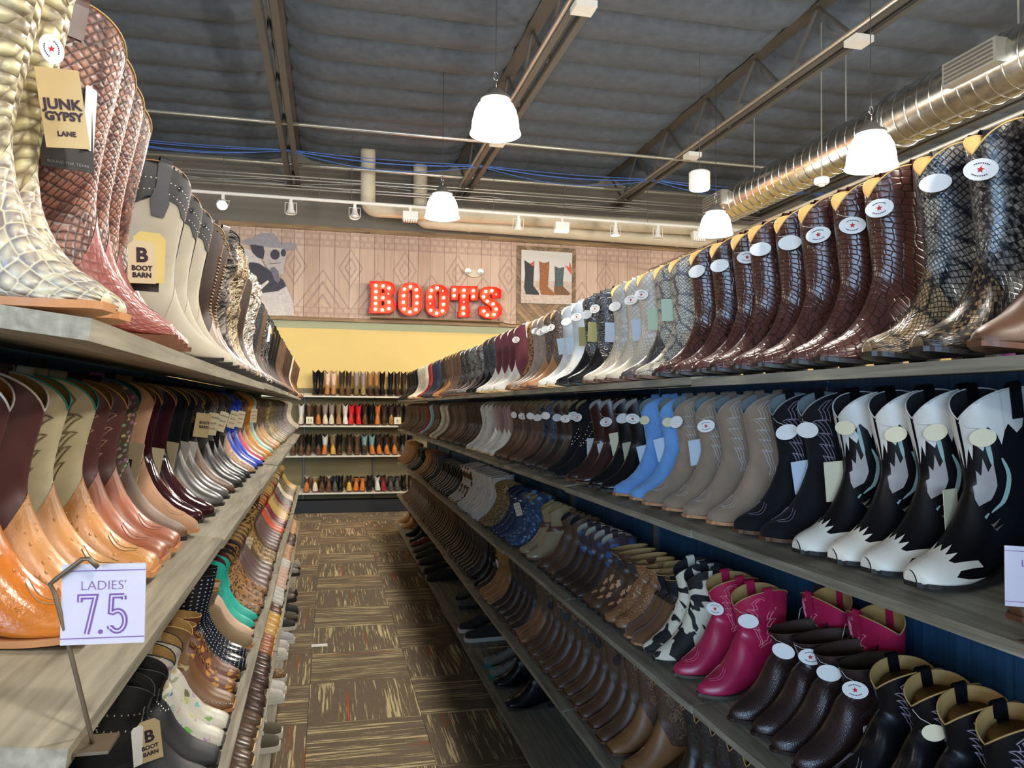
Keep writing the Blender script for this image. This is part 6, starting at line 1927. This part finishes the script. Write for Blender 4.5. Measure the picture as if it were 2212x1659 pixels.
def add_tag(root, b, kind, sgn, first):
    opt = kind.endswith('0')
    k = kind[:-1] if opt else kind
    if opt and TR.random() < .45: return
    zf = float(b.ztop(np.array(0.0)))
    pf = b.S(b.r_at_z(np.array([0.0]), np.array([zf - .004])), np.array([0.0]))[0]
    if k in ('oval', 'ovalc', 'ovalp', 'disc', 'disco'):
        me = {'oval': OVAL, 'ovalc': OVALC, 'ovalp': OVAL, 'disc': DISC, 'disco': DISCO}[k]
        drop = TR.uniform(.004, .022)
        tq = sgn * TR.uniform(.25, .75)
        rq = b.r_at_z(np.array([tq]), np.array([zf - .012 - drop]))
        q0, q1 = Vector(b.S(rq, np.array([tq]), .0)[0]), Vector(b.S(rq, np.array([tq]), .010)[0])
        nn = (q1 - q0).normalized()
        pos = q1 + Vector((0, 0, .012))
        M = Matrix.Translation(pos) @ Matrix.Rotation(PI / 2 + math.atan2(nn.y, nn.x), 4, 'Z') @ Matrix.Rotation(TR.uniform(-.35, .0), 4, 'X') @ Matrix.Rotation(TR.uniform(-.25, .25), 4, 'Y')
        t = link('hang_tag', me, root, mat=M)
        if k in ('oval', 'ovalp') and TR.random() < .6:
            link('tag_logo', LOGO, t); link('tag_lettering', LOGOTXT, t)
        string(root, (pf[0], 0, pf[2] - .002), pos)
    elif k == 'bb':
        pass
    else:
        ck = {'card': 'w', 'cardw': 'w', 'cardb': 'b', 'cardg': 'g', 'cardy': 'y', 'carde': 'e', 'cardk': 'k', 'cardbig': 'big'}.get(k, k)
        if ck not in CARDS: return
        if ck in ('clear', 'big', 'kraftt'):
            pos = Vector((pf[0] + .010, sgn * .030, pf[2] - .02))
            M = Matrix.Translation(pos) @ Matrix.Rotation(PI / 2 + sgn * .9, 4, 'Z') @ Matrix.Rotation(TR.uniform(-.2, .2), 4, 'Y')
            string(root, (pf[0], 0, pf[2] - .002), pos)
        else:
            far = -sgn
            pos = Vector((pf[0] - .004, far * .040, b.H - TR.uniform(.12, .17)))
            M = Matrix.Translation(pos) @ Matrix.Rotation((PI if sgn < 0 else 0) + TR.uniform(-.3, .3) + (0 if sgn > 0 else 0), 4, 'Z') @ Matrix.Rotation(TR.uniform(-.12, .12), 4, 'Y')
        t = link('hang_tag', CARDS[ck], root, mat=M)
        if ck == 'clear':
            for s, z, sz, mt in (('CLEARANCE', -.016, .0075, INK), ('269.99', -.036, .009, INK), ('199.99', -.054, .009, REDINK)): link('tag_lettering', txt(s, sz, mt), t, (0, 0, z))
        if ck == 'e':
            link('tag_lettering', txt('$199.50', .007, INK), t, (0, 0, -.065))
            m = MB()
            for i in range(12): m.box(-.012 + .002 * i, -.012 + .002 * i + (.0012 if i % 3 else .0006), -.0010, -.0007, -.056, -.046)
            m.build('barcode', INK, t)
        if ck == 'kraftt':
            link('tag_lettering', txt('BOOT', .012, INK, .0004), t, (.006, 0, -.03)); link('tag_lettering', txt('BARN', .012, INK, .0004), t, (.006, 0, -.043))

# ------------------------------------------------------------------ build the boots
cnt, tot = {}, {}
PLACE.sort(key=lambda p: p['zc'] if p['side'] != 'B' else 5.9)
IND = 345
ind, rest_ = PLACE[:IND], PLACE[IND:]
ind.sort(key=lambda p: (p['shelf'], p['Y']))
for p in PLACE:
    if p.get('back'): continue
    k = (ST[p['st']]['desc'], p['shelf']); tot[k] = tot.get(k, 0) + 1
GROUPN = {'R': 'boots on the right-hand shelves', 'L': 'boots on the left-hand shelves', 'B': 'boots on the back wall shelves'}
def setmat(o, mats):
    for i, m in enumerate(mats):
        o.material_slots[i].link = 'OBJECT'; o.material_slots[i].material = m
HERO = {}
for p in ind:
    s = ST[p['st']]
    k = (s['desc'], p['shelf'])
    i = cnt.get(k, 0)
    if not p.get('back'): cnt[k] = i + 1
    lod = 0 if p['zc'] < 2.7 else (1 if p['zc'] < 4.6 else 2)
    if p['shelf'][0] == 'L' and p['shelf'][1] >= 3 and lod == 0 and p['zc'] > 2.9: lod = 1
    P = proto(s['shape'], SHP[s['shape']], s['stitch'], lod)
    b = P['_b']
    where = 'on the ' + SHELFN[p['shelf']] if not p.get('far') else 'behind the python boots on the right top shelf'
    if p.get('back'): label = 'magenta boot behind the dark ankle boots, %s of the two' % ('nearer' if p['Y'] < 1.6 else 'farther')
    elif p.get('far'): label = s['desc'] + ' ' + where
    elif tot[k] == 1: label = '%s %s' % (s['desc'], where)
    else: label = '%s %s from the %s, %s' % (ORD[i] if i < len(ORD) else 'last', s['desc'], 'left' if p['side'] == 'B' else 'front', SHELFN[p['shelf']])
    cat = 'ankle boot' if s['name'] == A else 'boot'
    if lod == 2:
        o = link(s['name'], P['boot'], mat=p['M'])
        setmat(o, (s['vamp'], s['shaft'], s['lining'], s['sole']))
        tag(o, label, cat, GROUPN[p['side']])
        continue
    root = empty(s['name'], mat=p['M'])
    tag(root, label, cat, GROUPN[p['side']])
    for nm, mt in (('shaft', s['shaft']), ('vamp', s['vamp']), ('lining', s['lining']), ('sole', s['sole']), ('heel', s['heel']), ('piping', s['piping']), ('stitching', s['th']), ('pull_strap', s['strap']), ('pull_strap2', s['strap'])):
        if nm in P:
            if nm.startswith('pull_strap') and SHP[s['shape']]['top'] == 'flat': continue
            o = link(nm.rstrip('2'), P[nm], root)
            setmat(o, (mt,))
            if nm == 'stitching': o['kind'] = 'stuff'
    for kd in s['extra']:
        ek = (s['shape'], kd)
        if ek not in EXTRA: EXTRA[ek] = extra_parts(p['st'], kd, b)
        for nm, ms, mt in EXTRA[ek]:
            for me in (ms if isinstance(ms, list) else [ms]):
                o = link(nm, me, root); setmat(o, (mt or s['shaft'],))
                if nm in ('stud', 'fringe', 'tassel', 'lacing', 'elastic_gore', 'side_seam'): o['kind'] = 'stuff'
    sgn = 1 if p['side'] == 'R' else -1
    if lod <= 1:
        for kd in s['tags']: add_tag(root, b, kd, sgn, i == 0)
    HERO[p['st'], i] = (root, b)

# boots too far off to tell apart: one mass per the remaining rows
if rest_:
    m = MB(); mats, mi, uv = [], {}, []
    for p in rest_:
        s = ST[p['st']]
        me = proto(s['shape'], SHP[s['shape']], None, 2)['boot']
        M = p['M']
        idx = []
        for mt in (s['vamp'], s['shaft'], s['lining'], s['sole']):
            if mt.name not in mi: mi[mt.name] = len(mats); mats.append(mt)
            idx.append(mi[mt.name])
        base = len(m.v)
        m.v += [tuple(M @ v.co) for v in me.vertices]
        for pl in me.polygons:
            m.f.append(tuple(base + q for q in pl.vertices)); m.m.append(idx[pl.material_index])
        a = np.empty(len(me.loops) * 2); me.uv_layers[0].data.foreach_get('uv', a); uv.append(a)
    me = bpy.data.meshes.new('distant_boots')
    me.from_pydata(m.v, [], m.f)
    for mt in mats: me.materials.append(mt)
    me.polygons.foreach_set('material_index', m.m)
    me.polygons.foreach_set('use_smooth', [True] * len(m.f))
    lay = me.uv_layers.new(name='UVMap'); lay.data.foreach_set('uv', np.concatenate(uv))
    me.update()
    o = link('distant_boots', me)
    tag(o, 'mass of small boots at the far ends of the side shelves', 'boots', kind='stuff')
print('BOOTS', len(PLACE), 'individual', len(ind), 'distant', len(rest_))

# ------------------------------------------------------------------ low shoes
class Sneaker(Boot):
    def __init__(s):
        s.K = np.array([(.280, .040, .280, .022, .022, 1), (.273, .056, .273, .020, .035, 1), (.252, .064, .252, .018, .043, 1), (.222, .070, .220, .018, .046, 1), (.192, .080, .188, .018, .0455, .9), (.168, .094, .145, .018, .041, .8), (.152, .104, .100, .018, .037, .6), (.142, .108, .050, .018, .035, .5), (.136, .110, .008, .020, .034, .4), (.130, .112, -.002, .050, .034, .2), (.124, .112, .0, .080, .034, .1), (.120, .110, .003, .100, .034, 0), (.118, .111, .003, .104, .034, 0)], float)
        s.slouch = s.lean = 0; s.top = 'flat'; s.H = .11; s.dip = 0; s.tipx = .28
SNK = {}
def sneaker_parts():
    if SNK: return SNK
    b = Sneaker(); nt = 24
    t = np.linspace(0, 2 * PI, nt, endpoint=False)
    R = np.linspace(0, 11, 20)[:, None] + 0 * t[None]
    U = np.zeros((20, nt + 1, 2)); U[..., 0] = np.linspace(0, .3, nt + 1); U[..., 1] = np.linspace(0, .35, 20)[:, None]
    SNK['upper'] = grid_mesh('upper', b.S(R, t[None]), U, PAPER, cap='start')
    top = b.S(np.full(nt, 11.0), t); c = top.mean(0)
    rows = np.stack([top, top + (c - top) * .12 - [0, 0, .002], top + (c - top) * .2 - [0, 0, .03], top + (c - top) * .3 - [0, 0, .05]])
    SNK['lining'] = grid_mesh('lining', rows, U[:4], PAPER, cap='end', flip=True)
    k = b.keys(np.linspace(0, 8, 16))
    pts = [(x + (.006 if i == 0 else 0), w + .004) for i, (x, w) in enumerate(zip(k[:, 2], k[:, 4]))] + [(-.006, .022), (-.010, .008)]
    m = MB(); n = len(pts); vs = []
    for x, w in pts: vs += [(x, w, .027), (x, -w, .027), (x, w * .97, .0), (x, -w * .97, .0)]
    fs = []
    for i in range(n - 1):
        a, c2 = 4 * i, 4 * i + 4
        fs += [(a, a + 1, c2 + 1, c2), (a + 2, c2 + 2, c2 + 3, a + 3), (a, c2, c2 + 2, a + 2), (a + 1, a + 3, c2 + 3, c2 + 1)]
    fs += [(0, 2, 3, 1), (4 * n - 4, 4 * n - 3, 4 * n - 1, 4 * n - 2)]
    SNK['sole'] = m.add(vs, fs).mesh('sole', PAPER)
    m = MB()
    for i in range(6):
        r0 = 3.5 + i * .6
        m.tube([tuple(x) for x in b.S(np.array([r0, r0 + .1, r0]), np.array([-.5, 0, .5]), .003)], .003, 5)
    SNK['laces'] = m.mesh('laces', PAPER, True)
    return SNK
def sneaker(side, px, py, upper, sole, lace, label, yaw=0.0, lining=None):
    lv = 5
    Z = (RZS if side == 'R' else LZS)[5]
    g = on_z(px, py, Z + .01)          # toe tip on the floor shelf
    ang = (PI if side == 'R' else 0) + yaw
    M = Matrix.Translation((g.x, g.y, Z + .001)) @ Matrix.Rotation(ang, 4, 'Z') @ Matrix.Translation((-.286, 0, 0))
    root = empty('sneaker', mat=M)
    tag(root, label, 'sneaker', 'low shoes on the floor shelves')
    P = sneaker_parts()
    for nm, mt in (('upper', upper), ('lining', lining or TANLIN), ('sole', sole), ('laces', lace)):
        setmat(link(nm, P[nm], root), (mt,))
DKC = L_('dark_canvas', (44, 44, 42), .8, 'suede'); GRC = L_('grey_canvas', (120, 116, 104), .8, 'suede'); TEALSOLE = plain('teal_sole', C(30, 110, 104), .5)
RDC = L_('red_canvas', (120, 40, 36), .8, 'suede'); WTC = L_('white_canvas', (214, 210, 202), .6); LGC = L_('light_grey_canvas', (170, 172, 172), .7, 'suede'); OLC = L_('olive_canvas', (86, 80, 62), .8, 'suede')
sneaker('R', 990, 1362, DKC, SOLE_WHT, BLKLIN, 'dark canvas sneaker with white sole, the farther of the pair on the right floor shelf')
sneaker('R', 1003, 1382, DKC, SOLE_WHT, BLKLIN, 'dark canvas sneaker with white sole, the nearer of the pair on the right floor shelf')
sneaker('R', 1044, 1438, GRC, TEALSOLE, BLKLIN, 'grey-green sneaker with teal sole, farther of the pair')
sneaker('R', 1056, 1462, GRC, TEALSOLE, BLKLIN, 'grey-green sneaker with teal sole, nearer of the pair')
sneaker('R', 984, 1292, OLC, SOLE_BLK, BLKLIN, 'olive sneaker with black sole, farther of the pair')
sneaker('R', 990, 1312, OLC, SOLE_BLK, BLKLIN, 'olive sneaker with black sole, nearer of the pair')
for k, (x, y) in enumerate(((888, 1180), (892, 1192), (897, 1205), (903, 1218))):
    sneaker('R', x, y, RDC if k == 0 else OLC, SOLE_BLK, PAPER if k == 0 else BLKLIN, ('red canvas sneaker on the right floor shelf' if k == 0 else '%s dark sneaker behind the olive pair on the right floor shelf' % ORD[k - 1]))
sneaker('R', 914, 1238, DKC, SOLE_BLK, BLKLIN, 'black sneaker with patterned side, farther of the pair'); sneaker('R', 921, 1252, DKC, SOLE_BLK, BLKLIN, 'black sneaker with patterned side, nearer of the pair')
for k, (x, y, u, so) in enumerate(((606, 1612, OLC, SOLE_WHT), (611, 1585, OLC, SOLE_WHT), (615, 1510, WTC, SOLE_WHT), (619, 1492, WTC, SOLE_WHT), (620, 1465, leo, SOLE_WHT), (622, 1418, WTC, SOLE_WHT), (624, 1400, WTC, SOLE_WHT), (637, 1384, LGC, SOLE_WHT), (640, 1355, DKC, SOLE_WHT), (643, 1338, OLC, SOLE_BLK), (645, 1322, DKC, SOLE_BLK), (641, 1296, dkb, SOLE_BLK), (643, 1284, dkb, SOLE_BLK), (648, 1240, grysn, SOLE_BLK), (649, 1228, grysn, SOLE_BLK))):
    nm = {OLC.name: 'olive', WTC.name: 'white', leo.name: 'leopard-print', LGC.name: 'light grey', DKC.name: 'black', dkb.name: 'dark brown', grysn.name: 'snakeskin'}[u.name]
    sneaker('L', x, y, u, so, PAPER if so is SOLE_WHT else BLKLIN, '%s low shoe, %s from the front on the left floor shelf' % (nm, ORD[k]))
# paper slip on the carpet
g = on_z(690, 1394, 0)
tag(MB().box(g.x - .055, g.x + .055, g.y - .03, g.y + .03, 0, .0015).build('paper_slip', PAPER), 'white paper slip lying on the carpet by the left shelf', 'paper')

# ------------------------------------------------------------------ size signs on wire holders
def size_sign(c, ang, w, h, lines, foot, label, pts):
    root = empty('size_sign', foot); tag(root, label, 'sign', 'shelf size signs')
    inv = Vector(foot)
    M = Matrix.Translation(Vector(c) - inv) @ Matrix.Rotation(ang, 4, 'Z')
    card = MB().box(-w / 2, w / 2, -.001, .001, -h / 2, h / 2).build('card', plain('sign_card', C(206, 200, 212), .5, var=.02), root, mat=M)
    for z in (h * .42, -h * .42): MB().box(-w / 2, w / 2, -.0014, -.001, z - .0004, z + .0004).build('rule_line', PURPLEINK, card)
    for s, size, z, bold in lines:
        link('lettering', txt(s, size, PURPLEINK, bold), card, (0, -.0004, z))
    MB().tube([Vector(p) - inv for p in pts], .0022, 6).build('wire_holder', WIRE, root, True)
    MB().box(-.018, .018, -.02, .02, 0, .003).build('clip', WIRE, root)
def strip(path, w):
    P = [Vector(p) for p in path]
    l, r = [], []
    for i, p in enumerate(P):
        d0 = (P[i] - P[i - 1]).normalized() if i else (P[1] - P[0]).normalized()
        d1 = (P[i + 1] - P[i]).normalized() if i < len(P) - 1 else d0
        n0, n1 = Vector((-d0.y, d0.x)), Vector((-d1.y, d1.x))
        n = (n0 + n1).normalized(); k = w / max(.35, n.dot(n0))
        l.append(p + n * k); r.append(p - n * k)
    return l, r
def numerals(h, mat, y, w):
    S = h
    five = [(.42, .5), (.12, .5), (.10, .08)] + [(.27 + .19 * math.cos(math.radians(a)), -.16 + .27 * math.sin(math.radians(a))) for a in range(125, -150, -18)]
    m = MB()
    for path in ([(-.66, .36), (-.66, .5), (-.28, .5), (-.48, -.48)], five, [(.42, .5), (.42, .40)], [(.08, -.28), (.10, -.36)]):
        l, r = strip([(a * S, b * S) for a, b in path], w)
        n = len(l)
        m.add([(p.x, y, p.y) for p in l + r], [(i, i + 1, n + i + 1, n + i) for i in range(n - 1)])
    v = [(-.14 * S + .06 * S * math.cos(2 * PI * i / 12), y, -.43 * S + .06 * S * math.sin(2 * PI * i / 12)) for i in range(12)]
    if w > .001: m.add(v, [tuple(range(12))])
    return m.mesh('numeral', mat)
def sp(px, py, zc): return EYE + ray(px, py) * zc
zc = .70
c = sp(224, 1304, zc)  # card centre
ang = -YAW * 0.2
foot = sp(200, 1612, .705)
size_sign(c, -.06, .0705, .0715, (("LADIES'", .0118, .0165, -.0002),), foot, "white LADIES' 7.5 sign on a bent wire at the near left shelf",
          [foot + Vector((0, 0, .002)), sp(197, 1590, .70), sp(150, 1400, .697), sp(118, 1280, .69), sp(108, 1262, .69), sp(125, 1248, .69), sp(178, 1208, .69), sp(192, 1207, .69), sp(212, 1226, .692)])
card = [o for o in COL.objects if o.name.startswith('card')][-1]
for wd, mt, y in ((.0023, PURPLEINK, -.0014), (.0007, MATS['sign_card'], -.0017)):
    link('numeral', numerals(.034, mt, y, wd), card, (.003, 0, -.010))
c = sp(2245, 1248, 1.0)
foot = Vector((RXF + .012, on_x(2230, 1400, RXF).y, RZS[2] + .003))
size_sign(c, -.55, .078, .078, (("LADIES'", .0125, .017, 0), ('8', .040, -.010, -.0003)), foot, "white LADIES' size sign cut off at the right edge of the picture", [foot, foot.lerp(c, .5) + Vector((-.02, 0, 0)), c + Vector((0, 0, .05)), c + Vector((.02, 0, .03))])
for px, lab, s in ((669, 'small white 7.5 sign at the left end of the back wall second shelf', '7.5'), (859, 'small white number 8 sign near the right end of the back wall shelf', '8')):
    c = on_y(px, 909, BYF - .02)
    root = empty('size_sign', (c.x, BYF + .005, BZS[2])); tag(root, lab, 'sign', 'shelf size signs')
    card = MB().box(-.055, .055, -.003, 0, .03, .14).build('card', CREAMCARD, root)
    link('lettering', txt(s, .06, INK, 0), card, (0, -.0025, .08))
    MB().tube([(0, .001, 0), (0, .001, .13)], .002, 5).build('wire_holder', WIRE, root)

# ------------------------------------------------------------------ hang tags with writing on the nearest left boots
def hero_tag(key, i, name, px, py, zc, w, h, ang, mat, lines, cut=.12, roll=0.0, logo=None):
    """tag hung from boot (key, i); its place is given by a pixel and the boot's own distance"""
    if (key, i) not in HERO: return None
    root, b = HERO[key, i]
    bpy.context.view_layer.update()
    W0 = sp(px, py, zc)
    M = Matrix.Translation(W0) @ Matrix.Rotation(ang, 4, 'Z') @ Matrix.Rotation(roll, 4, 'Y')
    t = link(name, card_me('hang_tag', w, h, mat, cut), root, mat=root.matrix_basis.inverted() @ M)
    for s, size, z, bold, mt in lines:
        link('tag_lettering', txt(s, size, mt, bold), t, (0, -.0004, z))
    return t

def face(p): return math.atan2(-p.x, p.y)
W1 = sp(140, 250, .93)
hero_tag('rdpy', 0, 'black_hang_tag', 142, 182, .955, .058, .105, face(W1) + .25, BLACKCARD, (('ROUND TOP, TEXAS', .005, -.098, 0, GREYLIN),), .02, -.05)
hero_tag('rdpy', 0, 'kraft_hang_tag', 122, 148, .905, .046, .092, face(W1) + .15, KRAFT, (('JUNK', .0165, -.042, .0006, INK), ('GYPSY', .0135, -.056, .0006, INK), ('LANE', .008, -.076, .0003, INK)), .02, -.16)
hero_tag('rdpy', 0, 'white_hang_tag', 198, 190, .975, .02, .08, face(W1) + .9, PAPER, (), .1, .05)
W2 = sp(305, 560, 1.40)
hero_tag('gsu', 0, 'yellow_hang_tag', 324, 502, 1.36, .052, .088, face(W2), YELLOWCARD, (), .2, .02)
hero_tag('gsu', 0, 'black_hang_tag', 312, 562, 1.365, .048, .055, face(W2), BLACKCARD, (), .05)
hero_tag('gsu', 0, 'store_hang_tag', 306, 520, 1.34, .044, .074, face(W2), CREAMCARD, (('B', .034, -.026, .0012, INK), ('BOOT', .0115, -.048, .0005, INK), ('BARN', .0115, -.060, .0005, INK)), .2, -.03)
W3 = sp(310, 1600, 1.62)
hero_tag('blst', 0, 'store_hang_tag', 318, 1556, 1.60, .046, .085, face(W3) + .2, KRAFT, (('B', .034, -.034, .0012, INK), ('BOOT', .0115, -.056, .0005, INK), ('BARN', .0115, -.069, .0005, INK)), .2, -.12)
hero_tag('blst', 0, 'white_hang_tag', 296, 1570, 1.585, .026, .08, face(W3) + .5, PAPER, (), .2, -.1)

if ('crpy', 1) in HERO:
    root, b = HERO['crpy', 1]
    W4 = sp(136, 100, .80)
    t = link('hang_tag', OVAL, root, mat=root.matrix_basis.inverted() @ (Matrix.Translation(W4) @ Matrix.Rotation(face(W4) - .3, 4, 'Z') @ Matrix.Rotation(1.2, 4, 'Y') @ Matrix.Scale(.62, 4)))
    link('tag_logo', LOGO, t); link('tag_lettering', LOGOTXT, t)
